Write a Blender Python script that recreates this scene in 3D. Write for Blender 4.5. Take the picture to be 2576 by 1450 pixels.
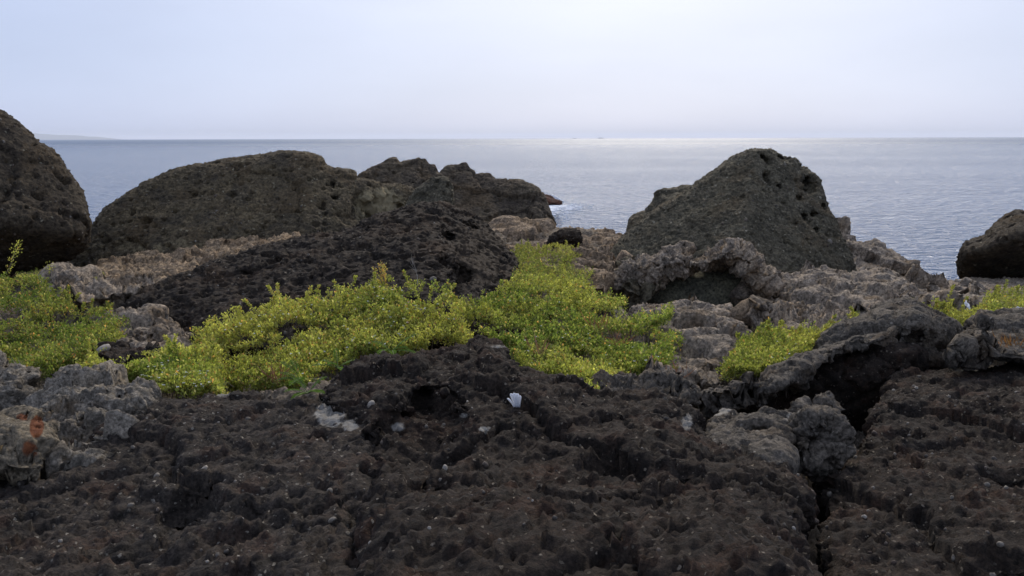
import bpy, bmesh, math, random
import numpy as np
from mathutils import Vector, Matrix

R = math.radians
rng = np.random.default_rng(7)
random.seed(7)
scene = bpy.context.scene
for o in list(bpy.data.objects):
    bpy.data.objects.remove(o)
col = scene.collection

# ------------------------------------------------------------------ camera
# The eye is the origin of the place (z = 0); everything is laid out in metres from it.
PW, PH = 2576.0, 1450.0
LENS = 28.0
FP = PW * LENS / 36.0
PITCH = math.atan((PH / 2 - 348.0) / FP)
ROLL = R(0.15)
cam_data = bpy.data.cameras.new("camera")
cam_data.lens = LENS
cam_data.sensor_width = 36.0
cam_data.clip_start = 0.05
cam_data.clip_end = 120000.0
cam = bpy.data.objects.new("camera", cam_data)
col.objects.link(cam)
cam.matrix_world = Matrix.Rotation(math.pi / 2 - PITCH, 4, 'X') @ Matrix.Rotation(-ROLL, 4, 'Z')
scene.camera = cam

# ------------------------------------------------------------------ world, sun, exposure
SUN_EL, SUN_AZ = R(35.0), R(10.0)      # azimuth measured from +Y (straight ahead) towards +X
world = bpy.data.worlds.new("World")
scene.world = world
world.use_nodes = True
wn, wl = world.node_tree.nodes, world.node_tree.links
wn.clear()
w_out = wn.new('ShaderNodeOutputWorld')
w_bg = wn.new('ShaderNodeBackground')
w_sky = wn.new('ShaderNodeTexSky')
w_sky.sky_type = 'NISHITA'
w_sky.sun_disc = False
w_sky.sun_elevation = SUN_EL
w_sky.sun_rotation = SUN_AZ
w_sky.air_density = 1.0
w_sky.dust_density = 1.6
w_sky.ozone_density = 3.0
w_sky.altitude = 0.0
w_bg.inputs['Strength'].default_value = 0.10
# a thin even veil of high cloud over the whole sky
w_mix = wn.new('ShaderNodeMix'); w_mix.data_type = 'RGBA'
w_mix.inputs[0].default_value = 0.86
w_tc = wn.new('ShaderNodeTexCoord')
w_map = wn.new('ShaderNodeMapping'); w_map.inputs['Scale'].default_value = (1.2, 1.2, 5.0)
w_noi = wn.new('ShaderNodeTexNoise'); w_noi.inputs['Scale'].default_value = 2.2; w_noi.inputs['Detail'].default_value = 4
w_noi.inputs['Roughness'].default_value = 0.5
w_rmp = wn.new('ShaderNodeMapRange')
w_rmp.inputs['From Min'].default_value = 0.3; w_rmp.inputs['From Max'].default_value = 0.7
w_rmp.inputs['To Min'].default_value = 0.97; w_rmp.inputs['To Max'].default_value = 1.06
w_mul = wn.new('ShaderNodeVectorMath'); w_mul.operation = 'SCALE'
wl.new(w_tc.outputs['Generated'], w_map.inputs['Vector'])
wl.new(w_map.outputs[0], w_noi.inputs['Vector'])
wl.new(w_noi.outputs['Fac'], w_rmp.inputs['Value'])
# thin cloud scatters sunlight forwards: it is brighter round the sun's direction
w_dot = wn.new('ShaderNodeVectorMath'); w_dot.operation = 'DOT_PRODUCT'
w_dot.inputs[1].default_value = (math.sin(SUN_AZ) * math.cos(SUN_EL), math.cos(SUN_AZ) * math.cos(SUN_EL), math.sin(SUN_EL))
w_nrm = wn.new('ShaderNodeVectorMath'); w_nrm.operation = 'NORMALIZE'
wl.new(w_tc.outputs['Generated'], w_nrm.inputs[0]); wl.new(w_nrm.outputs[0], w_dot.inputs[0])
w_pow = wn.new('ShaderNodeMath'); w_pow.operation = 'POWER'; w_pow.inputs[1].default_value = 7.0
w_max = wn.new('ShaderNodeMath'); w_max.operation = 'MAXIMUM'; w_max.inputs[1].default_value = 0.0
wl.new(w_dot.outputs['Value'], w_max.inputs[0]); wl.new(w_max.outputs[0], w_pow.inputs[0])
w_glo = wn.new('ShaderNodeMix'); w_glo.data_type = 'RGBA'
w_glo.inputs[6].default_value = (5.4, 6.35, 9.0, 1)
w_glo.inputs[7].default_value = (12.0, 11.8, 12.1, 1)
wl.new(w_pow.outputs[0], w_glo.inputs[0]); wl.new(w_glo.outputs[2], w_mix.inputs[7])
wl.new(w_sky.outputs[0], w_mix.inputs[6])
wl.new(w_mix.outputs[2], w_mul.inputs[0])
wl.new(w_rmp.outputs[0], w_mul.inputs['Scale'])
wl.new(w_mul.outputs[0], w_bg.inputs['Color'])
wl.new(w_bg.outputs[0], w_out.inputs['Surface'])

sun_data = bpy.data.lights.new("sun", 'SUN')
sun_data.energy = 2.3
sun_data.angle = R(22)
sun_data.color = (1.0, 0.90, 0.76)
sun = bpy.data.objects.new("sun", sun_data)
col.objects.link(sun)
sd = Vector((math.sin(SUN_AZ) * math.cos(SUN_EL), math.cos(SUN_AZ) * math.cos(SUN_EL), math.sin(SUN_EL)))
sun.rotation_euler = sd.to_track_quat('Z', 'Y').to_euler()
sun.location = sd * 50

vs = scene.view_settings
vs.view_transform = 'Standard'
vs.look = 'None'
vs.exposure = 0.0
vs.gamma = 1.0
vs.use_curve_mapping = False
scene.render.engine = 'CYCLES'
scene.cycles.use_denoising = True
scene.cycles.max_bounces = 6
scene.cycles.diffuse_bounces = 3
scene.cycles.glossy_bounces = 3
scene.cycles.transmission_bounces = 4
scene.cycles.volume_bounces = 3
scene.cycles.transparent_max_bounces = 8
scene.cycles.caustics_reflective = False
scene.cycles.caustics_refractive = False

# ------------------------------------------------------------------ layout helpers
CP, SP = math.cos(PITCH), math.sin(PITCH)
CR, SR = math.cos(ROLL), math.sin(ROLL)
SEA_Z = -7.0

def ray(px, py):
    a = (np.asarray(px, float) - PW / 2) / FP
    b = (PH / 2 - np.asarray(py, float)) / FP
    a, b = a * CR + b * SR, -a * SR + b * CR
    return a, CP + b * SP, -SP + b * CP

def at(px, py, d):
    """the point of the place seen at photo position (px, py), d metres ahead"""
    x, y, z = ray(px, py)
    k = np.asarray(d, float) / y
    return np.stack([x * k, y * k, z * k], -1)

def proj(X, Y, Z):
    f = Y * CP - Z * SP
    f = np.where(f < 0.05, 0.05, f)
    a = X / f
    b = (Y * SP + Z * CP) / f
    a, b = a * CR - b * SR, a * SR + b * CR
    return PW / 2 + a * FP, PH / 2 - b * FP

def tag(o, label=None, cat=None, group=None, kind=None):
    if label: o["label"] = label
    if cat: o["category"] = cat
    if group: o["group"] = group
    if kind: o["kind"] = kind
    return o

def link(name, me, mats=None, parent=None, loc=None):
    o = bpy.data.objects.new(name, me)
    col.objects.link(o)
    if mats is not None and me is not None:
        for m in (mats if isinstance(mats, (list, tuple)) else [mats]):
            me.materials.append(m)
    if loc is not None: o.location = loc
    if parent is not None: o.parent = parent
    return o

def mesh_np(name, V, F, smooth=True):
    """V (n,3); F (m,k) polygons of k corners"""
    V = np.ascontiguousarray(V, np.float32); F = np.ascontiguousarray(F, np.int32)
    me = bpy.data.meshes.new(name)
    m, k = F.shape
    me.vertices.add(len(V)); me.vertices.foreach_set("co", V.ravel())
    me.loops.add(m * k); me.loops.foreach_set("vertex_index", F.ravel())
    me.polygons.add(m)
    me.polygons.foreach_set("loop_start", np.arange(0, m * k, k, dtype=np.int32))
    me.polygons.foreach_set("use_smooth", np.full(m, smooth, dtype=bool))
    me.update(calc_edges=True)
    me.validate()
    return me

def vnoise(P, seed=0):
    """trilinear value noise 0..1"""
    P = np.asarray(P, float)
    i = np.floor(P).astype(np.int64); f = P - i
    f = f * f * (3 - 2 * f)
    def h(a, b, c):
        n = (a * 374761393 + b * 668265263 + c * 2147483647 + seed * 144269504) & 0x7fffffff
        n = ((n ^ (n >> 13)) * 1274126177) & 0x7fffffff
        n = n ^ (n >> 16)
        return (n & 0xffff) / 65535.0
    out = 0
    for dx in (0, 1):
        for dy in (0, 1):
            for dz in (0, 1):
                w = (f[..., 0] if dx else 1 - f[..., 0]) * (f[..., 1] if dy else 1 - f[..., 1]) * (f[..., 2] if dz else 1 - f[..., 2])
                out = out + w * h(i[..., 0] + dx, i[..., 1] + dy, i[..., 2] + dz)
    return out

def fbm(P, octaves=4, seed=0):
    s, a, t = 0, 1.0, 0
    for k in range(octaves):
        s = s + a * vnoise(P * (2.03 ** k) + 17.3 * k, seed + k); t += a; a *= 0.5
    return s / t

# ------------------------------------------------------------------ node helpers
class NT:
    def __init__(s, tree): s.t = tree
    def n(s, typ, **kw):
        nd = s.t.nodes.new(typ)
        for k, v in kw.items():
            if k.startswith('i_'):
                nd.inputs[k[2:].replace('_', ' ')].default_value = v
            else: setattr(nd, k, v)
        return nd
    def l(s, a, b): s.t.links.new(a, b)
    def math(s, op, a, b=None, c=None, clamp=False):
        nd = s.t.nodes.new('ShaderNodeMath'); nd.operation = op; nd.use_clamp = clamp
        for k, v in enumerate((a, b, c)):
            if v is None: continue
            if isinstance(v, (int, float)): nd.inputs[k].default_value = v
            else: s.l(v, nd.inputs[k])
        return nd.outputs[0]
    def rng(s, v, a, b, c=0.0, d=1.0, smooth=True):
        nd = s.t.nodes.new('ShaderNodeMapRange')
        if smooth: nd.interpolation_type = 'SMOOTHSTEP'
        s.l(v, nd.inputs['Value'])
        nd.inputs['From Min'].default_value = a; nd.inputs['From Max'].default_value = b
        nd.inputs['To Min'].default_value = c; nd.inputs['To Max'].default_value = d
        return nd.outputs[0]
    def mix(s, f, a, b, mode='MIX'):
        nd = s.t.nodes.new('ShaderNodeMix'); nd.data_type = 'RGBA'; nd.blend_type = mode; nd.clamp_factor = True
        for k, v in ((0, f), (6, a), (7, b)):
            if isinstance(v, (int, float)): nd.inputs[k].default_value = v
            elif isinstance(v, tuple): nd.inputs[k].default_value = v if len(v) == 4 else v + (1,)
            else: s.l(v, nd.inputs[k])
        return nd.outputs[2]
    def noise(s, vec, scale, detail=4, rough=0.55, dist=0.0, typ=None):
        nd = s.t.nodes.new('ShaderNodeTexNoise')
        if typ: nd.noise_type = typ
        nd.inputs['Scale'].default_value = scale; nd.inputs['Detail'].default_value = detail
        nd.inputs['Roughness'].default_value = rough; nd.inputs['Distortion'].default_value = dist
        s.l(vec, nd.inputs['Vector'])
        return nd.outputs['Fac']
    def voro(s, vec, scale, feat='F1', rand=1.0, smooth=None):
        nd = s.t.nodes.new('ShaderNodeTexVoronoi'); nd.feature = feat
        nd.inputs['Scale'].default_value = scale; nd.inputs['Randomness'].default_value = rand
        if smooth is not None: nd.inputs['Smoothness'].default_value = smooth
        s.l(vec, nd.inputs['Vector'])
        return nd

def new_mat(name):
    m = bpy.data.materials.new(name); m.use_nodes = True
    m.node_tree.nodes.clear()
    t = NT(m.node_tree)
    out = t.n('ShaderNodeOutputMaterial')
    b = t.n('ShaderNodeBsdfPrincipled')
    t.l(b.outputs[0], out.inputs['Surface'])
    return m, t, b, out

def rock_mat(name, base, second, fleck, px, brown=None, lichen=None, fleck_amt=0.5, rough=0.9, bump=1.0, lich_lo=0.6, attr=None, gain=1.15):
    """weathered conglomerate: px is the size of the finest grain in metres"""
    base, second = [tuple(v * gain for v in q) for q in (base, second)]
    if brown: brown = tuple(v * gain for v in brown)
    m, t, b, out = new_mat(name)
    geo = t.n('ShaderNodeNewGeometry')
    pos = geo.outputs['Position']
    big = t.noise(pos, 0.03 / px, 5, 0.6)
    c = t.mix(t.rng(big, 0.40, 0.62), base, second)
    huge = t.noise(pos, 0.012 / px, 6, 0.68, 0.5)          # broad stains and bleached patches
    c = t.mix(t.rng(huge, 0.52, 0.64, 0, 0.7), c, tuple(v * 0.62 for v in second))
    c = t.mix(t.rng(huge, 0.46, 0.34, 0, 0.6), c, tuple(v * w for v, w in zip(base, (1.5, 1.42, 1.28))))
    med = t.noise(pos, 0.10 / px, 6, 0.65)
    c = t.mix(t.rng(med, 0.45, 0.7, 0, 0.6), c, tuple(v * 1.8 for v in base))
    c = t.mix(t.rng(t.noise(pos, 0.2 / px, 4, 0.7), 0.5, 0.32, 0, 0.6), c, tuple(v * 0.4 for v in base))
    if brown:
        bn = t.noise(pos, 0.016 / px, 4, 0.6, 0.4)
        c = t.mix(t.rng(bn, 0.5, 0.68, 0, 0.8), c, brown)
    # clasts: pale grains in the matrix; dark flecks paint in shade of small pits
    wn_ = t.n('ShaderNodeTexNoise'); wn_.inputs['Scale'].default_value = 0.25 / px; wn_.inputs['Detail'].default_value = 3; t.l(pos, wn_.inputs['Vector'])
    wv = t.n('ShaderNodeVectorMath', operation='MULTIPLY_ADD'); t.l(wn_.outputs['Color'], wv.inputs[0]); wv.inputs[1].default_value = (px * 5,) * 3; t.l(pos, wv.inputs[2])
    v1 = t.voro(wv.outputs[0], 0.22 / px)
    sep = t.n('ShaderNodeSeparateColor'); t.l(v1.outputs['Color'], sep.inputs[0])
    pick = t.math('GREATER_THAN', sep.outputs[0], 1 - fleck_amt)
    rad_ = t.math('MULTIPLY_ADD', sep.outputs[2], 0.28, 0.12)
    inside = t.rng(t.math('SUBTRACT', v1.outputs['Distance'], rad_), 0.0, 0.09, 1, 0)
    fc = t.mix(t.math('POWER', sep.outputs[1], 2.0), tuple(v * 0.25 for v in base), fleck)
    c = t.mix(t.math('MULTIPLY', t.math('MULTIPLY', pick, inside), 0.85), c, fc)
    if lichen:
        ln = t.noise(pos, 0.022 / px, 6, 0.7, 0.3)
        c = t.mix(t.rng(ln, lich_lo, lich_lo + 0.07, 0, 0.85), c, lichen)
    fine = t.rng(t.noise(pos, 0.30 / px, 3, 0.6), 0.32, 0.68, 0.45, 1.5, False)
    fm = t.n('ShaderNodeVectorMath', operation='SCALE'); t.l(c, fm.inputs[0]); t.l(fine, fm.inputs['Scale']); c = fm.outputs[0]
    if attr is not None:                      # patches of another stone colour, lichen or crust
        at_n = t.n('ShaderNodeAttribute'); at_n.attribute_name = 'tan'
        nn = t.noise(pos, 0.05 / px, 6, 0.7)
        c2 = t.mix(t.rng(t.noise(pos, 0.12 / px, 6, 0.7), 0.3, 0.7), attr[0], attr[1])
        f = t.rng(t.math('ADD', at_n.outputs['Fac'], t.math('MULTIPLY', t.math('SUBTRACT', nn, 0.5), 1.1)), 0.38, 0.62)
        c = t.mix(t.math('MULTIPLY', f, t.math('GREATER_THAN', at_n.outputs['Fac'], 0.03)), c, c2)
    t.l(c, b.inputs['Base Color'])
    b.inputs['Roughness'].default_value = rough
    b.inputs['Specular IOR Level'].default_value = 0.22
    h = t.math('ADD', t.math('MULTIPLY', t.noise(pos, 0.16 / px, 6, 0.72), 1.0), t.math('MULTIPLY', t.math('MULTIPLY', inside, pick), 0.22))
    bp = t.n('ShaderNodeBump'); bp.inputs['Strength'].default_value = 0.8 * bump
    bp.inputs['Distance'].default_value = px * 6.0
    t.l(h, bp.inputs['Height'])
    t.l(bp.outputs[0], b.inputs['Normal'])
    return m

def plain_mat(name, colr, rough=0.7, noise_scale=None, spec=0.3):
    m, t, b, out = new_mat(name)
    if noise_scale:
        geo = t.n('ShaderNodeNewGeometry')
        f = t.noise(geo.outputs['Position'], noise_scale, 4, 0.6)
        c = t.mix(t.rng(f, 0.3, 0.7), tuple(v * 0.65 for v in colr), tuple(min(1, v * 1.3) for v in colr))
        t.l(c, b.inputs['Base Color'])
    else:
        b.inputs['Base Color'].default_value = colr + (1,)
    b.inputs['Roughness'].default_value = rough
    b.inputs['Specular IOR Level'].default_value = spec
    return m

# ------------------------------------------------------------------ rock builder
def surface_nets(Fv, org, c):
    nx, ny, nz = Fv.shape
    ins = Fv < 0
    cnt = np.zeros((nx - 1, ny - 1, nz - 1), np.int8)
    offs = [(i, j, k) for i in (0, 1) for j in (0, 1) for k in (0, 1)]
    for i, j, k in offs:
        cnt += ins[i:nx - 1 + i, j:ny - 1 + j, k:nz - 1 + k]
    act = (cnt > 0) & (cnt < 8)
    idx = np.full(act.shape, -1, np.int64)
    ai = np.argwhere(act)
    idx[act] = np.arange(len(ai))
    acc = np.zeros((len(ai), 3)); num = np.zeros(len(ai))
    vals = {o: Fv[ai[:, 0] + o[0], ai[:, 1] + o[1], ai[:, 2] + o[2]] for o in offs}
    for a in offs:
        for ax in range(3):
            if a[ax]: continue
            b = tuple(1 if q == ax else a[q] for q in range(3))
            fa, fb = vals[a], vals[b]
            m = (fa < 0) != (fb < 0)
            tt = np.where(m, fa / np.where(m, fa - fb, 1), 0)
            p = np.tile(np.array(a, float), (len(ai), 1)); p[:, ax] += tt
            acc[m] += p[m]; num[m] += 1
    V = (ai + acc / num[:, None]) * c + np.array(org)
    quads = []
    for ax in range(3):
        s0 = [slice(None)] * 3; s1 = [slice(None)] * 3
        s0[ax] = slice(0, -1); s1[ax] = slice(1, None)
        a, b = ins[tuple(s0)], ins[tuple(s1)]
        e = np.argwhere(a != b)
        o1, o2 = (ax + 1) % 3, (ax + 2) % 3
        e = e[(e[:, o1] > 0) & (e[:, o2] > 0) & (e[:, o1] < Fv.shape[o1] - 1) & (e[:, o2] < Fv.shape[o2] - 1)]
        def cell(d1, d2):
            q = e.copy(); q[:, o1] -= d1; q[:, o2] -= d2
            return idx[q[:, 0], q[:, 1], q[:, 2]]
        q = np.stack([cell(1, 1), cell(0, 1), cell(0, 0), cell(1, 0)], 1)
        flip = ~a[e[:, 0], e[:, 1], e[:, 2]]
        q[flip] = q[flip][:, ::-1]
        quads.append(q)
    Q = np.concatenate(quads)
    return V, Q[(Q >= 0).all(1)]

def poly_sd(poly, step=3.0, pad=60):
    """signed distance image of a photo outline (positive inside) and a sampler"""
    P = np.asarray(poly, float)
    lo = P.min(0) - pad; hi = P.max(0) + pad
    gx = np.arange(lo[0], hi[0] + step, step); gy = np.arange(lo[1], hi[1] + step, step)
    X, Y = np.meshgrid(gx, gy, indexing='ij')
    best = np.full(X.shape, 1e9); inside = np.zeros(X.shape, bool)
    n = len(P)
    for k in range(n):
        a, b = P[k], P[(k + 1) % n]
        ab = b - a
        tt = np.clip(((X - a[0]) * ab[0] + (Y - a[1]) * ab[1]) / (ab @ ab + 1e-9), 0, 1)
        d = np.hypot(X - a[0] - tt * ab[0], Y - a[1] - tt * ab[1])
        best = np.minimum(best, d)
        cond = (a[1] > Y) != (b[1] > Y)
        xi = a[0] + (Y - a[1]) / (ab[1] if abs(ab[1]) > 1e-9 else 1e-9) * ab[0]
        inside ^= cond & (X < xi)
    S = np.where(inside, best, -best)
    def samp(px, py):
        u = np.clip((px - lo[0]) / step, 0, len(gx) - 1.001); v = np.clip((py - lo[1]) / step, 0, len(gy) - 1.001)
        i = u.astype(int); j = v.astype(int); fu = u - i; fv = v - j
        return (S[i, j] * (1 - fu) * (1 - fv) + S[i + 1, j] * fu * (1 - fv) + S[i, j + 1] * (1 - fu) * fv + S[i + 1, j + 1] * fu * fv)
    return samp, lo + pad, hi - pad

def plane3(pts):
    p = [at(*q) for q in pts]
    n = np.cross(p[1] - p[0], p[2] - p[0]); n /= np.linalg.norm(n)
    if n @ p[0] > 0: n = -n           # outward side faces the eye
    return p[0], n

def smax(a, b, k):
    return 0.5 * (a + b + np.sqrt((a - b) ** 2 + k * k))

def dplane(spec):
    if isinstance(spec, (int, float)): return (lambda px, py: np.full(np.shape(px), float(spec)))
    A = np.array([[q[0], q[1], 1] for q in spec]); dd = np.array([q[2] for q in spec])
    s, *_ = np.linalg.lstsq(A, dd, rcond=None)
    return lambda px, py: s[0] * px + s[1] * py + s[2]

def gn_disp(key, p):
    """geometry nodes: weather a coarse rock hull (swells, ledges, pits, grain)"""
    g = bpy.data.node_groups.new('weather_' + key, 'GeometryNodeTree')
    g.interface.new_socket('Geometry', in_out='INPUT', socket_type='NodeSocketGeometry')
    g.interface.new_socket('Geometry', in_out='OUTPUT', socket_type='NodeSocketGeometry')
    t = NT(g)
    gi = t.n('NodeGroupInput'); go = t.n('NodeGroupOutput')
    cur = gi.outputs[0]
    pos0 = t.n('GeometryNodeInputPosition').outputs[0]
    nor = t.n('GeometryNodeInputNormal').outputs[0]
    add = t.n('ShaderNodeVectorMath', operation='ADD'); t.l(pos0, add.inputs[0]); add.inputs[1].default_value = p.get('seed', (0, 0, 0))
    pos = add.outputs[0]
    def apply(h, warp=None):
        nonlocal cur
        sc = t.n('ShaderNodeVectorMath', operation='SCALE'); t.l(nor, sc.inputs[0]); t.l(h, sc.inputs['Scale'])
        off = sc.outputs[0]
        if warp is not None:
            a2 = t.n('ShaderNodeVectorMath', operation='ADD'); t.l(off, a2.inputs[0]); t.l(warp, a2.inputs[1]); off = a2.outputs[0]
        sp = t.n('GeometryNodeSetPosition'); t.l(cur, sp.inputs['Geometry']); t.l(off, sp.inputs['Offset'])
        cur = sp.outputs[0]
    # 1: swells and crags
    h = None
    def plus(v):
        nonlocal h
        h = v if h is None else t.math('ADD', h, v)
    for (sc, amp, det, ro) in p.get('fbm', []):
        plus(t.math('MULTIPLY', t.math('SUBTRACT', t.noise(pos, sc, det, ro), 0.5), amp * 2))
    for (sc, amp, det) in p.get('ridge', []):
        nz = t.noise(pos, sc, det, 0.6)
        r = t.math('ABSOLUTE', t.math('SUBTRACT', nz, 0.5))
        plus(t.math('MULTIPLY', t.math('SUBTRACT', 0.09, r), amp * 5))
    for (sc, amp) in p.get('facet', []):
        v = t.voro(pos, sc, 'F1')
        plus(t.math('MULTIPLY', t.math('SUBTRACT', 0.45, v.outputs['Distance']), amp))
    for (sc, amp, stretch) in p.get('blocks', []):       # broken blocks: each cell stands at its own height
        mp = t.n('ShaderNodeVectorMath', operation='MULTIPLY'); t.l(pos, mp.inputs[0]); mp.inputs[1].default_value = stretch
        nd = t.n('ShaderNodeTexNoise'); nd.inputs['Scale'].default_value = sc * 1.3; nd.inputs['Detail'].default_value = 5; t.l(pos, nd.inputs['Vector'])
        sb = t.n('ShaderNodeVectorMath', operation='MULTIPLY_ADD'); t.l(nd.outputs['Color'], sb.inputs[0])
        sb.inputs[1].default_value = (0.8 / sc,) * 3; t.l(mp.outputs[0], sb.inputs[2])
        v = t.voro(sb.outputs[0], sc)
        sep = t.n('FunctionNodeSeparateColor'); t.l(v.outputs['Color'], sep.inputs[0])
        v2 = t.voro(sb.outputs[0], sc, 'DISTANCE_TO_EDGE')
        crack = t.rng(v2.outputs['Distance'], 0.0, 0.06, -0.25, 0.0)
        plus(t.math('MULTIPLY', t.math('ADD', t.math('SUBTRACT', sep.outputs[0], 0.5), crack), amp * 2))
    warp = None
    if 'warp' in p:
        sc, amp = p['warp']
        nd = t.n('ShaderNodeTexNoise'); nd.inputs['Scale'].default_value = sc; nd.inputs['Detail'].default_value = 4
        t.l(pos, nd.inputs['Vector'])
        sb = t.n('ShaderNodeVectorMath', operation='SUBTRACT'); t.l(nd.outputs['Color'], sb.inputs[0]); sb.inputs[1].default_value = (.5, .5, .5)
        s2 = t.n('ShaderNodeVectorMath', operation='SCALE'); t.l(sb.outputs[0], s2.inputs[0]); s2.inputs['Scale'].default_value = amp * 2
        warp = s2.outputs[0]
    apply(h, warp)
    # 2: pits and standing grains on the new surface
    h = None
    for (sc, depth, rad, amt, stretch) in p.get('pits', []):
        mp = t.n('ShaderNodeVectorMath', operation='MULTIPLY'); t.l(pos, mp.inputs[0]); mp.inputs[1].default_value = stretch
        nd = t.n('ShaderNodeTexNoise'); nd.inputs['Scale'].default_value = sc * 1.5; nd.inputs['Detail'].default_value = 2; t.l(pos, nd.inputs['Vector'])
        sb = t.n('ShaderNodeVectorMath', operation='MULTIPLY_ADD'); t.l(nd.outputs['Color'], sb.inputs[0])
        sb.inputs[1].default_value = (0.35 / sc,) * 3; t.l(mp.outputs[0], sb.inputs[2])
        v = t.voro(sb.outputs[0], sc)
        sep = t.n('FunctionNodeSeparateColor'); t.l(v.outputs['Color'], sep.inputs[0])
        on = t.math('LESS_THAN', sep.outputs[0], amt)
        rr = t.math('MULTIPLY_ADD', sep.outputs[1], rad * 0.7, rad * 0.5)
        q = t.math('SUBTRACT', 1.0, t.math('DIVIDE', v.outputs['Distance'], rr), clamp=True)
        q = t.math('POWER', q, 0.6)
        plus(t.math('MULTIPLY', t.math('MULTIPLY', q, on), -depth))
    for (sc, amp, amt) in p.get('grain', []):
        v = t.voro(pos, sc)
        sep = t.n('FunctionNodeSeparateColor'); t.l(v.outputs['Color'], sep.inputs[0])
        on = t.math('LESS_THAN', sep.outputs[0], amt)
        q = t.math('SUBTRACT', 1.0, t.math('MULTIPLY', v.outputs['Distance'], 2.2), clamp=True)
        plus(t.math('MULTIPLY', t.math('MULTIPLY', t.math('SQRT', q), on), amp))
    for (sc, amp, det, ro) in p.get('fine', []):
        plus(t.math('MULTIPLY', t.math('SUBTRACT', t.noise(pos, sc, det, ro), 0.5), amp * 2))
    if h is not None: apply(h)
    t.l(cur, go.inputs[0])
    return g

def bake(o):
    """apply the object's modifiers to its mesh"""
    dg = bpy.context.evaluated_depsgraph_get()
    me = bpy.data.meshes.new_from_object(o.evaluated_get(dg))
    old = o.data
    o.modifiers.clear()
    o.data = me
    bpy.data.meshes.remove(old)
    me.name = o.name
    me.polygons.foreach_set("use_smooth", np.ones(len(me.polygons), bool))
    return me

def patches(o, blobs):
    me = o.data
    n = len(me.vertices)
    V = np.empty(n * 3, np.float32); me.vertices.foreach_get('co', V); V = V.reshape(-1, 3) + np.array(o.location)
    px, py = proj(V[:, 0], V[:, 1], V[:, 2])
    f = np.zeros(n)
    for cx, cy, rx, ry, a in blobs:
        f = np.maximum(f, a * np.exp(-(((px - cx) / rx) ** 2 + ((py - cy) / ry) ** 2) ** 1.5))
    at_ = me.attributes.new('tan', 'FLOAT', 'POINT'); at_.data.foreach_set('value', f.astype(np.float32))

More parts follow.
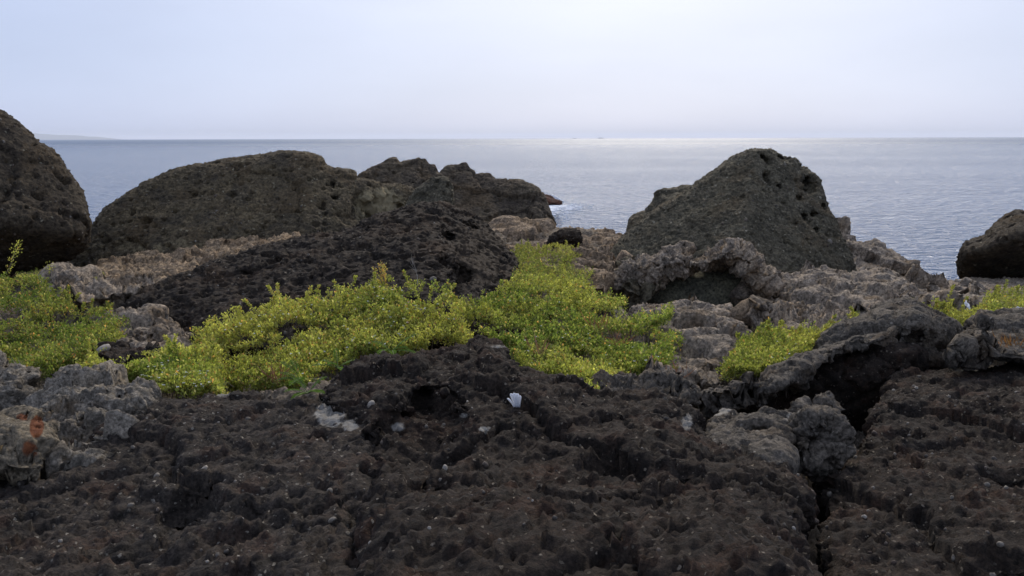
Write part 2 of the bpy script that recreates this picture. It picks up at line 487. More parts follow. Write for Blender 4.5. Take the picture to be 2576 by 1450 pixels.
_disp = {}
TRI = [0]
def rock(name, label, cat, poly, d, mat, disp, planes=(), T=(1.0, 1.0), Rr=0.6, cav=(), cell=2.4, sub=1, drange=None, k=0.12, group=None, keep=None, bury=0.35, patch=None):
    samp, lo, hi = poly_sd(poly)
    dp = dplane(d)
    pl = [plane3(q) for q in planes]
    dc = float(np.mean(dp(np.array([lo[0], hi[0]]), np.array([lo[1], hi[1]]))))
    def base(X, Y, Z):
        px, py = proj(X, Y, Z)
        D = dp(px, py)
        s = samp(px, py) * Y / FP
        u = np.clip(1 - s / Rr, 0, None)
        q = Y - D
        q = np.where(q < 0, q / T[0], q / T[1])
        f = (np.sqrt(u * u + q * q) - 1) * Rr
        for p0, n in pl:
            f = smax(f, (X - p0[0]) * n[0] + (Y - p0[1]) * n[1] + (Z - p0[2]) * n[2], k)
        return f
    ell = []
    for (cx, cy, rx, ry, dep) in cav:
        dd = np.linspace(max(0.8, dc - T[0] * 1.6 - 2), dc + T[1], 400)
        p = at(np.full(400, cx), np.full(400, cy), dd)
        fv = base(p[:, 0], p[:, 1], p[:, 2])
        hit = np.argmax(fv < 0)
        ds = dd[hit] if fv[hit] < 0 else dc
        ell.append((at(cx, cy, ds + dep * 0.15), rx * ds / FP, ry * ds / FP, dep))
    def field(X, Y, Z):
        f = base(X, Y, Z)
        for c, rx, ry, dep in ell:
            e = np.sqrt(((X - c[0]) / rx) ** 2 + ((Y - c[1]) / dep) ** 2 + ((Z - c[2]) / ry) ** 2) - 1
            mk = e < 0.9
            if mk.any():                              # worn, irregular rims
                q3 = np.stack([X[mk], Y[mk], Z[mk]], -1) / (0.55 * max(rx, ry))
                e[mk] += (fbm(q3, 2, 3) - 0.5) * 1.5
            f = smax(f, -e * min(rx, ry), 0.03 * min(rx, ry))
        return f
    # bounds
    if drange is None:
        dd = dp(np.array([lo[0], lo[0], hi[0], hi[0]]), np.array([lo[1], hi[1], lo[1], hi[1]]))
        drange = (max(0.7, dd.min() - T[0] - 0.1), dd.max() + T[1] + 0.1)
    cs = []
    for dx in (lo[0] - 8, hi[0] + 8):
        for dy in (lo[1] - 8, hi[1] + 8):
            for q in drange: cs.append(at(dx, dy, q))
    cs = np.array(cs); mn, mx = cs.min(0), cs.max(0)
    if keep is not None: mn = np.maximum(mn, keep[0]); mx = np.minimum(mx, keep[1])
    c = cell * (PW / 1024) * max(drange[0] * 0.6 + drange[1] * 0.4 if drange[1] - drange[0] > 2 else drange[0], 0.8) / FP
    mn = mn - 2 * c; mx = mx + 2 * c
    n = np.ceil((mx - mn) / c).astype(int) + 1
    gx, gy, gz = [mn[q] + c * np.arange(n[q]) for q in range(3)]
    Fv = np.empty(n)
    for i0 in range(0, n[0], 24):
        X, Y, Z = np.meshgrid(gx[i0:i0 + 24], gy, gz, indexing='ij')
        Fv[i0:i0 + 24] = field(X, Y, Z)
    Fv[0] = Fv[-1] = 1; Fv[:, 0] = Fv[:, -1] = 1; Fv[:, :, 0] = Fv[:, :, -1] = 1
    V, Q = surface_nets(Fv, mn, c)
    dpt = V[:, 2] - ground_z(V[:, 0], V[:, 1])
    fk = (dpt[Q] > -bury).any(1)          # what lies deep in the ground is left off
    Q = Q[fk]
    used = np.unique(Q); rm = np.full(len(V), -1); rm[used] = np.arange(len(used)); V = V[used]; Q = rm[Q]
    org = np.array([V[:, 0].mean(), V[:, 1].mean(), V[:, 2].min()])
    me = mesh_np(name, V - org, Q)
    o = link(name, me, mat, loc=org)
    if sub:
        ms = o.modifiers.new('s', 'SUBSURF'); ms.levels = sub; ms.render_levels = sub
    if disp not in _disp: _disp[disp] = gn_disp(disp, DISP[disp])
    mg = o.modifiers.new('w', 'NODES'); mg.node_group = _disp[disp]
    bpy.context.view_layer.update()
    bake(o)
    TRI[0] += len(o.data.polygons) * 2
    if patch: patches(o, patch)
    tag(o, label, cat, group)
    return o
# ------------------------------------------------------------------ materials
M = {}
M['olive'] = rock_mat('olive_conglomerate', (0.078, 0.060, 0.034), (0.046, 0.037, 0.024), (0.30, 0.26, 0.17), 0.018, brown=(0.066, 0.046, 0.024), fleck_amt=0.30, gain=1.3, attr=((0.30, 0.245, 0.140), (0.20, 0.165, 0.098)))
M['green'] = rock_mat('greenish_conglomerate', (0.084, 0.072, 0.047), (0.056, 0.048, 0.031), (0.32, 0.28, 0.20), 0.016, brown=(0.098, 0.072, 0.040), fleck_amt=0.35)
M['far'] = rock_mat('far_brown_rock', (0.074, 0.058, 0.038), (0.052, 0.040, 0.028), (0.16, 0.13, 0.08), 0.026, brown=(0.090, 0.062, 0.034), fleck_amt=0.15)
M['dark_brown'] = rock_mat('dark_brown_conglomerate', (0.046, 0.035, 0.022), (0.030, 0.023, 0.016), (0.26, 0.23, 0.16), 0.015, brown=(0.062, 0.042, 0.022), fleck_amt=0.2)  # dark brown stone of the leaning and edge boulders
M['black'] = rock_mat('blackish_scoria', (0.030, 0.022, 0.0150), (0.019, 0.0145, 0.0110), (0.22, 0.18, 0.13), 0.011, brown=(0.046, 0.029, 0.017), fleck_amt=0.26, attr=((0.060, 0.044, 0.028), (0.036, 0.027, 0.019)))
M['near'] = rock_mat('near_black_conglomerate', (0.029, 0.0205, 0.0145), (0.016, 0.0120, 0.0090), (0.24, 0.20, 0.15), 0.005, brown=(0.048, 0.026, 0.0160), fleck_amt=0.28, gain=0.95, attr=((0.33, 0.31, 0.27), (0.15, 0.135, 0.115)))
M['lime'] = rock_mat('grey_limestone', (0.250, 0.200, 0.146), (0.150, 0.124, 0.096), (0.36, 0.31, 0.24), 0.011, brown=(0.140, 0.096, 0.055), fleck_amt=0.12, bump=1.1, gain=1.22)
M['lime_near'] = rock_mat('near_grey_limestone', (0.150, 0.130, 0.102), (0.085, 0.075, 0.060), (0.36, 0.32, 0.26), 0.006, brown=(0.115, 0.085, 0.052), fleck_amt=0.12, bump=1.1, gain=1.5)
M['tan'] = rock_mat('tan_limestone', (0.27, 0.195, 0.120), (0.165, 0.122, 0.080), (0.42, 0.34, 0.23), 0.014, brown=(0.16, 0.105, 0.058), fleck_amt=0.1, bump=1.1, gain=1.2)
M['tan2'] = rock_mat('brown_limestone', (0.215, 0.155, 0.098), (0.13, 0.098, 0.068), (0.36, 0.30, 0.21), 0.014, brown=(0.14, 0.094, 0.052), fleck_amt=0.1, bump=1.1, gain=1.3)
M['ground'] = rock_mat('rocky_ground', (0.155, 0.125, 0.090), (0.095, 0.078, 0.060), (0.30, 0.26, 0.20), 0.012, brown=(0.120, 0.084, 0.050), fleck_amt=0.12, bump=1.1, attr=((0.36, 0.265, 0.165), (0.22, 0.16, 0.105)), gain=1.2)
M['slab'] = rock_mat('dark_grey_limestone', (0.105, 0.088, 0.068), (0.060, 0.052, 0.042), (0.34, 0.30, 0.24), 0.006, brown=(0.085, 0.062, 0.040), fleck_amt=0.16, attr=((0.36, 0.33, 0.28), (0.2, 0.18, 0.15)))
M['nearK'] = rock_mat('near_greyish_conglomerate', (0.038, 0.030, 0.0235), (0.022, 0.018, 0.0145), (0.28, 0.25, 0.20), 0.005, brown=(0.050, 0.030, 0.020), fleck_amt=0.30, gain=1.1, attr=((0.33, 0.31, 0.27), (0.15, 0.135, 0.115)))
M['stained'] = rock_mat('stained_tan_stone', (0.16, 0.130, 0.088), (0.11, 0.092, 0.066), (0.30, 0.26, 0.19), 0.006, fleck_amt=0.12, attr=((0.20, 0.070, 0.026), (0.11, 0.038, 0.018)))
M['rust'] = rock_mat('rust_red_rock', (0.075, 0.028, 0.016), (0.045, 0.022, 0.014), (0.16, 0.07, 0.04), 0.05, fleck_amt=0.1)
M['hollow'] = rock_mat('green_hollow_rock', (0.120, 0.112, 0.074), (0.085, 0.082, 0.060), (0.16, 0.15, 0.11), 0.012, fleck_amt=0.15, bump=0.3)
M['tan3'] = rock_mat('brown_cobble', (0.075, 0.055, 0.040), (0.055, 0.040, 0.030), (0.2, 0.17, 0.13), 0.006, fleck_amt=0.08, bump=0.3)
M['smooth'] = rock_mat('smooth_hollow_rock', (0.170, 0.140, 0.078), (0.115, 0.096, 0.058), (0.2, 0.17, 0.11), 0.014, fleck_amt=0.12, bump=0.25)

# water
def water():
    m, t, b, out = new_mat('sea_water')
    geo = t.n('ShaderNodeNewGeometry'); pos = geo.outputs['Position']
    mp = t.n('ShaderNodeMapping'); mp.inputs['Rotation'].default_value = (0, 0, R(8)); mp.inputs['Scale'].default_value = (0.8, 1.0, 1.0)
    t.l(pos, mp.inputs['Vector'])
    h1 = t.noise(mp.outputs[0], 1.1, 4, 0.55, 0.5)
    h2 = t.noise(mp.outputs[0], 0.16, 4, 0.5, 0.2)
    h = t.math('ADD', t.math('MULTIPLY', h1, 1.0), t.math('MULTIPLY', h2, 0.9))
    # calm slicks: long streaks where the ripples die down
    mp2 = t.n('ShaderNodeMapping'); mp2.inputs['Scale'].default_value = (0.0022, 0.014, 1.0); mp2.inputs['Rotation'].default_value = (0, 0, R(-3))
    t.l(pos, mp2.inputs['Vector'])
    sl = t.rng(t.noise(mp2.outputs[0], 1.0, 4, 0.55, 0.6), 0.50, 0.70, 1.0, 0.8)
    bp = t.n('ShaderNodeBump'); bp.inputs['Distance'].default_value = 1.5
    t.l(t.math('MULTIPLY', sl, WATER_BUMP), bp.inputs['Strength'])
    t.l(h, bp.inputs['Height'])
    t.l(bp.outputs[0], b.inputs['Normal'])
    b.inputs['Base Color'].default_value = (0.035, 0.095, 0.190, 1)
    # out at sea the ripples are too small to show singly and only roughen the water
    sx = t.n('ShaderNodeSeparateXYZ'); t.l(pos, sx.inputs[0])
    t.l(t.rng(sx.outputs['Y'], 90, 1500, 0.10, 0.42, False), b.inputs['Roughness'])
    b.inputs['IOR'].default_value = 1.33
    return m
WATER_BUMP = 0.95
M['sea'] = water()

# ------------------------------------------------------------------ sea
def sea():
    rows = np.concatenate([np.linspace(14, 60, 24, endpoint=False), np.geomspace(60, 14000, 90)])
    cols = np.linspace(-1.6, 1.6, 61)
    Y, U = np.meshgrid(rows, cols, indexing='ij')
    V = np.stack([U * Y, Y, np.full(Y.shape, SEA_Z)], -1).reshape(-1, 3)
    n, m = len(rows), len(cols)
    i = np.arange(n * m).reshape(n, m)
    Q = np.stack([i[:-1, :-1], i[:-1, 1:], i[1:, 1:], i[1:, :-1]], -1).reshape(-1, 4)
    o = link('sea', mesh_np('sea', V, Q), M['sea'])
    tag(o, 'calm grey blue sea reaching the horizon', None, kind='structure')
sea()

# ------------------------------------------------------------------ weathering presets
DISP = {
    'far': dict(blocks=[(0.7, .12, (1, 1, 1.8))], fbm=[(0.5, .12, 6, .6), (1.8, .08, 5, .65)], ridge=[(1.6, .07, 5)], pits=[(2.6, .14, .4, .35, (1, 1, 1.6))], fine=[(9, .06, 5, .7)], warp=(1.2, .07)),
    'mid': dict(blocks=[(0.6, .06, (1, 1, 1.3))], fbm=[(0.45, .12, 5, .5), (1.8, .04, 5, .6)], pits=[(2.3, .28, .28, .25, (1, 1, 1.2)), (6.0, .15, .40, .38, (1, 1, 1.1))], grain=[(13, .04, .6)], fine=[(20, .036, 4, .75)]),
    'pyramid': dict(blocks=[(0.8, .035, (1, 1, 1.4))], fbm=[(0.6, .05, 5, .5), (2.0, .03, 5, .6)], pits=[(2.6, .16, .24, .2, (1, 1, 1)), (7, .08, .42, .35, (1, 1, 1))], grain=[(10, .045, .8), (20, .028, .6)], fine=[(22, .034, 4, .75)], seed=(5, 3, 1)),
    'scoria': dict(blocks=[(1.6, .035, (1, 1, 1.4))], fbm=[(0.6, .09, 5, .5), (2.5, .025, 5, .6)], ridge=[(5, .018, 5)], pits=[(4.2, .11, .42, .5, (.8, 1, 1.6)), (9, .085, .46, .7, (.7, 1, 1.8)), (1.3, .14, .25, .25, (1, 1, 1))], grain=[(15, .035, .55)], fine=[(30, .026, 4, .75)], seed=(2, 7, 1)),
    'ground': dict(blocks=[(1.0, .16, (1, 1, 1.2))], fbm=[(0.6, .18, 6, .6), (2.0, .10, 5, .65)], ridge=[(1.7, .12, 6), (5.0, .06, 5)], warp=(2.4, .14), pits=[(2.6, .18, .38, .4, (1, 1, 1.2)), (6, .10, .42, .5, (1, 1, 1.3))], fine=[(14, .07, 5, .75)]),
    'crag': dict(blocks=[(0.65, .30, (1, 1, 1.3)), (2.2, .08, (1, 1, 1.5))], fbm=[(0.8, .20, 7, .62)], ridge=[(1.3, .10, 7)], warp=(1.6, .10), pits=[(1.5, .34, .34, .35, (1, 1, 1.4)), (5.0, .08, .40, .35, (1, 1, 1.3))], fine=[(12, .062, 6, .8)]),
    'slab': dict(blocks=[(0.8, .10, (1, 1, 1.2)), (3.5, .03, (1, 1, 1.4))], fbm=[(1.1, .09, 7, .65)], ridge=[(2.2, .04, 6)], warp=(3, .05), pits=[(4, .09, .38, .4, (1, 1, 1.2)), (12, .035, .42, .5, (1, 1, 1.3))], fine=[(24, .028, 5, .78)]),
    'crag_near': dict(blocks=[(1.8, .10, (1, 1, 1.5)), (5.5, .035, (1, 1, 1.4))], fbm=[(1.0, .10, 6, .6), (4.0, .06, 5, .68)], ridge=[(2.8, .08, 6), (9, .035, 5)], warp=(5, .06), pits=[(5, .10, .40, .45, (1, 1, 1.2)), (13, .04, .42, .55, (1, 1, 1.3))], fine=[(26, .030, 5, .78)]),
    'near': dict(blocks=[(0.75, .065, (1, 1, 1.2)), (2.6, .03, (1, 1, 1.2))], fbm=[(0.7, .13, 6, .6), (4.0, .022, 5, .66)], ridge=[(1.2, .05, 6)], warp=(4, .02), pits=[(2.2, .12, .30, .3, (1, 1, 1.2)), (7, .05, .40, .45, (1, 1, 1.2)), (15, .034, .42, .5, (1, 1, 1.2))], grain=[(18, .028, .5), (36, .017, .65)], fine=[(45, .015, 4, .78)], seed=(1, 9, 4)),
    'crag_mid': dict(blocks=[(1.6, .12, (1, 1, 1.4)), (4.5, .05, (1, 1, 1.4))], fbm=[(1.2, .10, 6, .62), (4, .06, 5, .7)], ridge=[(2.2, .10, 7), (7, .05, 5)], warp=(3.5, .10), pits=[(4.0, .13, .38, .45, (1, 1, 1.3)), (9, .06, .42, .5, (1, 1, 1.3))], fine=[(16, .06, 6, .8)]),
    'plain': dict(fbm=[(1.5, .05, 5, .55)], fine=[(14, .015, 5, .65)]),
    'conch': dict(fbm=[(1.2, .06, 4, .5)], fine=[(10, .012, 4, .6)]),
}

# ------------------------------------------------------------------ rocky ground
GC = [  # photo x, photo y, metres ahead
    (700, 985, 6.0), (300, 900, 7.5), (100, 900, 7.2), (-200, 900, 7.2), (200, 715, 13), (60, 692, 14.5), (-200, 700, 14.5), (350, 700, 14.5), (300, 740, 12),
    (450, 640, 18), (650, 620, 18.5), (250, 660, 17), (900, 600, 21), (1100, 590, 22),
    (1500, 650, 16.5), (1380, 640, 16), (1310, 590, 20.5), (1400, 583, 24), (1490, 588, 23), (1550, 600, 21), (1250, 590, 22),
    (1480, 720, 12.5), (1700, 690, 14.5), (1560, 700, 13.5), (1750, 810, 10.6), (1950, 720, 14), (2100, 690, 15.5), (2200, 680, 16.5), (2320, 688, 17.5), (2420, 700, 16.5), (2560, 695, 16.5), (2700, 700, 16),
    (2200, 760, 11.6), (2000, 800, 10.5), (2450, 745, 12.5), (2560, 760, 12), (2350, 800, 9.6), (2000, 900, 7.9), (1850, 960, 6.7), (1700, 960, 6.8), (2500, 850, 8.0), (2800, 850, 8.0)]
GX = [(-4, 1, -2.3), (4, 1, -2.3), (0, 1, -2.3), (0, 4, -2.3), (-3, 4, -2.2), (3, 4, -2.2), (0, 5.5, -2.2), (-2, 7.5, -2.6), (0, 7.5, -2.6), (1.5, 8, -2.65), (-1.5, 10, -2.6), (0, 12, -2.6), (-6, 10, -2.7), (9, 10, -2.2), (-12, 8, -2), (12, 5, -2), (-12, 2, -1.9),
      (-8.5, 17.5, -2.85), (-11.5, 18, -2.8), (-10, 20.5, -3.2), (-14, 19, -3), (-5, 24, -3.6), (0, 27, -4.5), (3, 29, -6.5), (6, 28.5, -6), (-12, 28, -6), (12, 22, -5.0), (15, 20, -4.0), (20, 20, -6), (-20, 24, -6), (9.5, 22.5, -5.5)]
for q in range(-30, 31, 6): GX.append((q * 1.0, 34, -9.5)); GX.append((q * 1.2, 40, -11))
_gc = at(*np.array(GC).T)
_gc[:, 2] -= np.where((_gc[:, 1] > 6.5) & (_gc[:, 1] < 19), np.where(_gc[:, 1] < 12, 0.6, 0.4), 0.12)
_gp = np.concatenate([_gc, np.array(GX, float)])
def _tps(r2): return np.where(r2 > 1e-12, r2 * np.log(r2 + 1e-12) * 0.5, 0)
_n = len(_gp)
_d2 = ((_gp[:, None, :2] - _gp[None, :, :2]) ** 2).sum(-1)
_A = np.zeros((_n + 3, _n + 3)); _A[:_n, :_n] = _tps(_d2) + np.eye(_n) * 0.25
_A[:_n, _n] = 1; _A[:_n, _n + 1:] = _gp[:, :2]; _A[_n:, :_n] = _A[:_n, _n:].T
_w = np.linalg.solve(_A, np.concatenate([_gp[:, 2], np.zeros(3)]))
def ground_z(x, y):
    x = np.asarray(x, float); y = np.asarray(y, float)
    z = np.zeros(x.shape) + _w[_n] + _w[_n + 1] * x + _w[_n + 2] * y
    for k in range(_n):
        z = z + _w[k] * _tps((x - _gp[k, 0]) ** 2 + (y - _gp[k, 1]) ** 2)
    return z

def terrain():
    rows = np.concatenate([np.geomspace(1.0, 5.5, 80, endpoint=False), np.geomspace(5.5, 24, 300, endpoint=False), np.geomspace(24, 40, 40)])
    cols = np.linspace(-0.9, 0.9, 480)
    Y, U = np.meshgrid(rows, cols, indexing='ij')
    X = U * (Y + 0.5)
    Z = ground_z(X, Y)
    V = np.stack([X, Y, Z], -1).reshape(-1, 3)
    n, m = len(rows), len(cols)
    i = np.arange(n * m).reshape(n, m)
    Q = np.stack([i[:-1, :-1], i[:-1, 1:], i[1:, 1:], i[1:, :-1]], -1).reshape(-1, 4)
    me = mesh_np('rocky_ground', V, Q)
    px, py = proj(V[:, 0], V[:, 1], V[:, 2])
    tan = np.zeros(len(V))
    for cx, cy, rx, ry, a in ((520, 640, 260, 70, 1.0), (360, 690, 130, 50, .75), (1380, 610, 160, 45, .42), (1480, 660, 110, 60, .38), (760, 610, 150, 60, .8)):
        tan = np.maximum(tan, a * np.exp(-(((px - cx) / rx) ** 2 + ((py - cy) / ry) ** 2) ** 1.5))
    tan *= V[:, 1] > 10.5
    at_ = me.attributes.new('tan', 'FLOAT', 'POINT'); at_.data.foreach_set('value', tan.astype(np.float32))
    o = link('rocky_ground', me, M['ground'])
    _disp['ground'] = gn_disp('ground', DISP['ground'])
    mg = o.modifiers.new('w', 'NODES'); mg.node_group = _disp['ground']
    bpy.context.view_layer.update()
    bake(o)
    TRI[0] += len(o.data.polygons) * 2
    tag(o, 'craggy grey and tan limestone ground between the boulders', None, kind='structure')
    return o
ground = terrain()

# ------------------------------------------------------------------ boulders, far to near
ROCKS = {}
ROCKS['stackL'] = rock('sea_stack', 'jagged brown rock with two peaks behind the long boulder', 'rock',
    [(880, 460), (915, 441), (942, 425), (985, 398), (998, 400), (1001, 413), (1030, 405), (1052, 395), (1076, 394), (1086, 406), (1101, 405), (1107, 430), (1118, 441), (1180, 500), (1180, 600), (880, 600)],
    29.5, M['far'], 'far', planes=[((900, 440, 29.5), (1110, 440, 29.8), (1000, 560, 27.5))], T=(2.2, 2.5), Rr=.5, cell=2.3, k=.04)
ROCKS['stackR'] = rock('sea_stack', 'dark grey brown rock sloping to the sea beside the splash', 'rock',
    [(1090, 445), (1119, 436), (1119, 422), (1150, 418), (1162, 410), (1178, 408), (1180, 424), (1196, 432), (1236, 433), (1247, 450), (1276, 451), (1310, 460), (1340, 475), (1366, 492), (1374, 515), (1387, 545), (1396, 568), (1400, 620), (1080, 620)],
    27.0, M['far'], 'far', planes=[((1100, 440, 27.6), (1380, 500, 27), (1240, 580, 25.2)), ((1330, 480, 26.8), (1395, 570, 26.9), (1345, 570, 25.6))], T=(2.2, 2.5), Rr=.5, cell=2.3, k=.04)
ROCKS['rust'] = rock('sea_rock', 'low rust red rock awash where the wave splashes', 'rock',
    [(1340, 486), (1365, 490), (1385, 496), (1396, 502), (1408, 506), (1416, 510), (1408, 517), (1340, 530)],
    86.0, M['rust'], 'far', T=(2.5, 2.5), Rr=1.0, cell=1.6, sub=0)
ROCKS['long'] = rock('long_boulder', 'long rounded olive brown boulder with pitted front left of centre', 'boulder',
    [(120, 720), (190, 640), (228, 560), (262, 521), (345, 464), (395, 444), (440, 425), (500, 412), (600, 400), (652, 395), (700, 383), (730, 380), (790, 389), (813, 400), (817, 418), (850, 424), (890, 430), (899, 440), (897, 452), (930, 450), (965, 454), (1000, 456), (1040, 462), (1062, 500), (1062, 640), (800, 700), (400, 720)],
    [(200, 560, 18.2), (1000, 460, 21.0), (600, 700, 18.0)], M['olive'], 'mid',
    planes=[((240, 540, 18.4), (760, 390, 20.0), (560, 640, 17.4)), ((240, 540, 18.4), (260, 660, 17.4), (500, 640, 17.3)), ((780, 390, 20), (800, 640, 17.6), (1000, 560, 19.6))],
    T=(2.6, 1.7), Rr=.8, cell=3.6, k=.08, patch=[(955, 520, 70, 52, 1.0), (1000, 540, 50, 40, 1.0), (400, 620, 260, 30, .45), (800, 560, 120, 60, .35)],
    cav=[(935, 525, 55, 52, .45), (1005, 530, 36, 48, .4), (893, 535, 12, 22, .35), (836, 470, 12, 13, .3), (840, 500, 14, 10, .3), (486, 492, 7, 8, .2)])
ROCKS['knob'] = rock('knobby_boulder', 'small dark green knob standing behind the black ridge', 'boulder',
    [(1005, 540), (1030, 500), (1050, 470), (1085, 446), (1110, 442), (1133, 452), (1141, 480), (1143, 520), (1150, 590), (1005, 590)],
    17.5, M['green'], 'mid', T=(.9, .9), Rr=.5, cell=4.0, planes=[((1040, 470, 17.4), (1140, 460, 17.2), (1080, 560, 16.6))])
ROCKS['leftA'] = rock('leaning_boulder', 'tall dark boulder leaning at the left edge of the picture', 'boulder',
    [(-240, 120), (-150, 150), (-40, 240), (0, 272), (20, 290), (60, 325), (92, 366), (130, 380), (168, 430), (205, 480), (216, 520), (222, 548), (228, 575), (216, 622), (175, 655), (140, 668), (70, 690), (-240, 720)],
    [(0, 300, 16.0), (220, 560, 16.2), (0, 680, 15.4)], M['dark_brown'], 'mid',
    planes=[((0, 280, 16), (205, 480, 15.9), (110, 560, 14.7)), ((-200, 560, 13.6), (110, 575, 14.6), (20, 690, 15.6))], T=(2.4, 1.8), Rr=.8, cell=4.7, k=.08)
ROCKS['stepsL'] = rock('ledge_rock', 'stepped ledge of dark rock behind the pyramid boulder', 'rock',
    [(1568, 620), (1577, 570), (1584, 545), (1612, 537), (1627, 533), (1630, 515), (1655, 505), (1642, 500), (1662, 485), (1700, 480), (1760, 478), (1800, 500), (1800, 640)],
    21.5, M['green'], 'far', T=(1.2, 1.4), Rr=.5, cell=4.0)
ROCKS['pyramid'] = rock('pyramid_boulder', 'pyramid shaped grey green boulder with holes down its right edge', 'boulder',
    [(1490, 720), (1535, 640), (1562, 600), (1600, 562), (1660, 516), (1730, 481), (1782, 440), (1842, 396), (1880, 380), (1905, 376), (1950, 381), (1976, 393), (2002, 402), (2040, 426), (2060, 450), (2072, 490), (2086, 530), (2107, 560), (2113, 590), (2132, 625), (2150, 670), (2160, 720)],
    [(1540, 640, 18.4), (1905, 376, 19.4), (2130, 640, 18.2)], M['green'], 'pyramid',
    planes=[((1560, 610, 17.8), (1905, 380, 18.9), (1800, 660, 16.0)), ((1905, 380, 18.9), (1900, 660, 15.9), (2120, 640, 17.2)), ((1560, 690, 16.6), (1850, 640, 16.2), (1900, 700, 15.9))],
    T=(2.9, 1.9), Rr=.45, cell=3.5, k=.04,
    cav=[(1925, 400, 15.9, 19.6, 0.52), (1968, 398, 17.4, 12.6, 0.45), (2028, 424, 26.1, 11.2, 0.45), (2035, 460, 24.6, 21.0, 0.68), (2038, 480, 23.2, 11.2, 0.45), (2024, 548, 14.5, 12.6, 0.38), (2050, 540, 14.5, 8.4, 0.38), (1930, 450, 11.6, 19.6, 0.3), (2000, 565, 13.0, 8.4, 0.3), (2052, 580, 11.6, 9.8, 0.3), (1960, 470, 10, 8, 0.3), (2075, 520, 9, 12, 0.3), (2095, 600, 10, 10, 0.3), (2012, 500, 10, 7, 0.3), (1975, 520, 8, 6, 0.2)])
ROCKS['slopeR'] = rock('sloping_rock', 'brown rock slope running down to the sea right of the pyramid boulder', 'rock',
    [(2060, 560), (2107, 556), (2130, 576), (2166, 580), (2190, 606), (2217, 620), (2262, 642), (2292, 668), (2320, 690), (2340, 760), (2040, 760)],
    [(2100, 560, 20.5), (2300, 680, 18.0), (2100, 760, 17.8)], M['lime'], 'crag', T=(1.6, 1.8), Rr=.8, cell=4.0,
    planes=[((2110, 570, 20), (2290, 670, 18.0), (2160, 720, 16.4))])
ROCKS['rightH'] = rock('edge_boulder', 'dark overhanging boulder at the right edge of the picture by the water', 'boulder',
    [(2398, 690), (2404, 650), (2413, 620), (2424, 604), (2450, 594), (2474, 594), (2484, 578), (2500, 562), (2530, 540), (2556, 526), (2600, 535), (2720, 520), (2780, 560), (2780, 760), (2420, 740)],
    15.8, M['dark_brown'], 'mid', T=(1.7, 1.7), Rr=.7, cell=4.0, planes=[((2430, 600, 15.6), (2570, 530, 15.2), (2520, 600, 14.3)), ((2430, 690, 15.6), (2600, 690, 15.5), (2520, 600, 14.2))])
ROCKS['ridge'] = rock('black_ridge_boulder', 'long black pitted ridge boulder rising behind the shrubs', 'boulder',
    [(230, 850), (308, 762), (400, 716), (480, 681), (560, 651), (640, 629), (750, 600), (860, 575), (950, 541), (1010, 522), (1070, 509), (1120, 504), (1150, 518), (1200, 540), (1240, 556), (1256, 590), (1278, 622), (1300, 660), (1338, 702), (1390, 800), (1300, 900), (900, 900), (400, 900)],
    [(310, 770, 10.6), (1100, 505, 13.2), (1320, 720, 12.2)], M['black'], 'scoria',
    planes=[((330, 770, 10.0), (1080, 510, 13.0), (900, 760, 9.6)), ((1080, 510, 13.0), (1110, 740, 9.5), (1310, 700, 11.6)), ((330, 780, 10.0), (700, 830, 9.2), (600, 700, 10.2))],
    T=(3.0, 1.5), Rr=.6, cell=3.7, k=.05, patch=[(1200, 640, 90, 110, .75)],
    cav=[(1188, 568, 20, 14, .3), (1132, 598, 28, 16, .35), (1165, 690, 34, 26, .4), (1120, 660, 22, 14, .3), (690, 660, 30, 10, .2)])
ROCKS['archWall'] = rock('smooth_hollow', 'smooth dark green rock wall inside the arched hollow', 'rock',
    [(1600, 730), (1660, 690), (1750, 660), (1850, 650), (1920, 690), (1960, 740), (1930, 800), (1860, 860), (1700, 860), (1600, 800)],
    14.2, M['hollow'], 'conch', T=(.9, 1.0), Rr=.5, cell=4.0, planes=[((1640, 700, 13.4), (1930, 700, 13.2), (1800, 840, 11.9))])
ROCKS['archR'] = rock('arched_ledge', 'grey limestone ledge arched over a smooth dark hollow', 'rock',
    [(1540, 715), (1558, 660), (1600, 652), (1640, 655), (1690, 636), (1738, 632), (1752, 660), (1790, 650), (1826, 630), (1862, 624), (1893, 640), (1918, 680), (1945, 705), (1975, 735), (1950, 752), (1915, 722), (1880, 680), (1840, 660), (1790, 668), (1740, 680), (1690, 692), (1650, 728), (1590, 755), (1545, 750)],
    13.1, M['lime'], 'crag_mid', T=(.45, 1.0), Rr=.16, cell=3.4)
ROCKS['lumpC'] = rock('craggy_outcrop', 'brown craggy limestone outcrop sloping down right of the biggest shrub', 'rock',
    [(1560, 800), (1600, 770), (1660, 748), (1750, 742), (1800, 760), (1840, 800), (1862, 850), (1880, 920), (1860, 970), (1780, 1010), (1600, 1020), (1540, 900)],
    [(1600, 770, 10.6), (1830, 800, 10.2), (1750, 980, 7.2)], M['lime'], 'crag',
    planes=[((1600, 780, 10.2), (1830, 800, 9.8), (1760, 970, 6.8))], T=(1.0, 1.4), Rr=.5, cell=4.7)
ROCKS['lumpR'] = rock('craggy_outcrop', 'broad grey limestone outcrop below the sloping rock on the right', 'rock',
    [(1840, 800), (1870, 740), (1920, 700), (2000, 672), (2080, 664), (2150, 690), (2230, 690), (2300, 740), (2330, 800), (2280, 880), (1960, 860), (1850, 850)],
    [(1850, 790, 11.4), (2080, 668, 15.0), (2250, 840, 10)], M['lime'], 'crag',
    planes=[((1870, 780, 11.0), (2090, 670, 14.6), (2200, 840, 9.2))], T=(1.0, 1.4), Rr=.5, cell=4.7)
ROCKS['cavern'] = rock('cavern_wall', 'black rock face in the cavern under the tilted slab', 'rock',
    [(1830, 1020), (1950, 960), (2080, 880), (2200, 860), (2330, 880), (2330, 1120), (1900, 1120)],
    7.2, M['near'], 'near', T=(.5, .6), Rr=.3, cell=6.0)
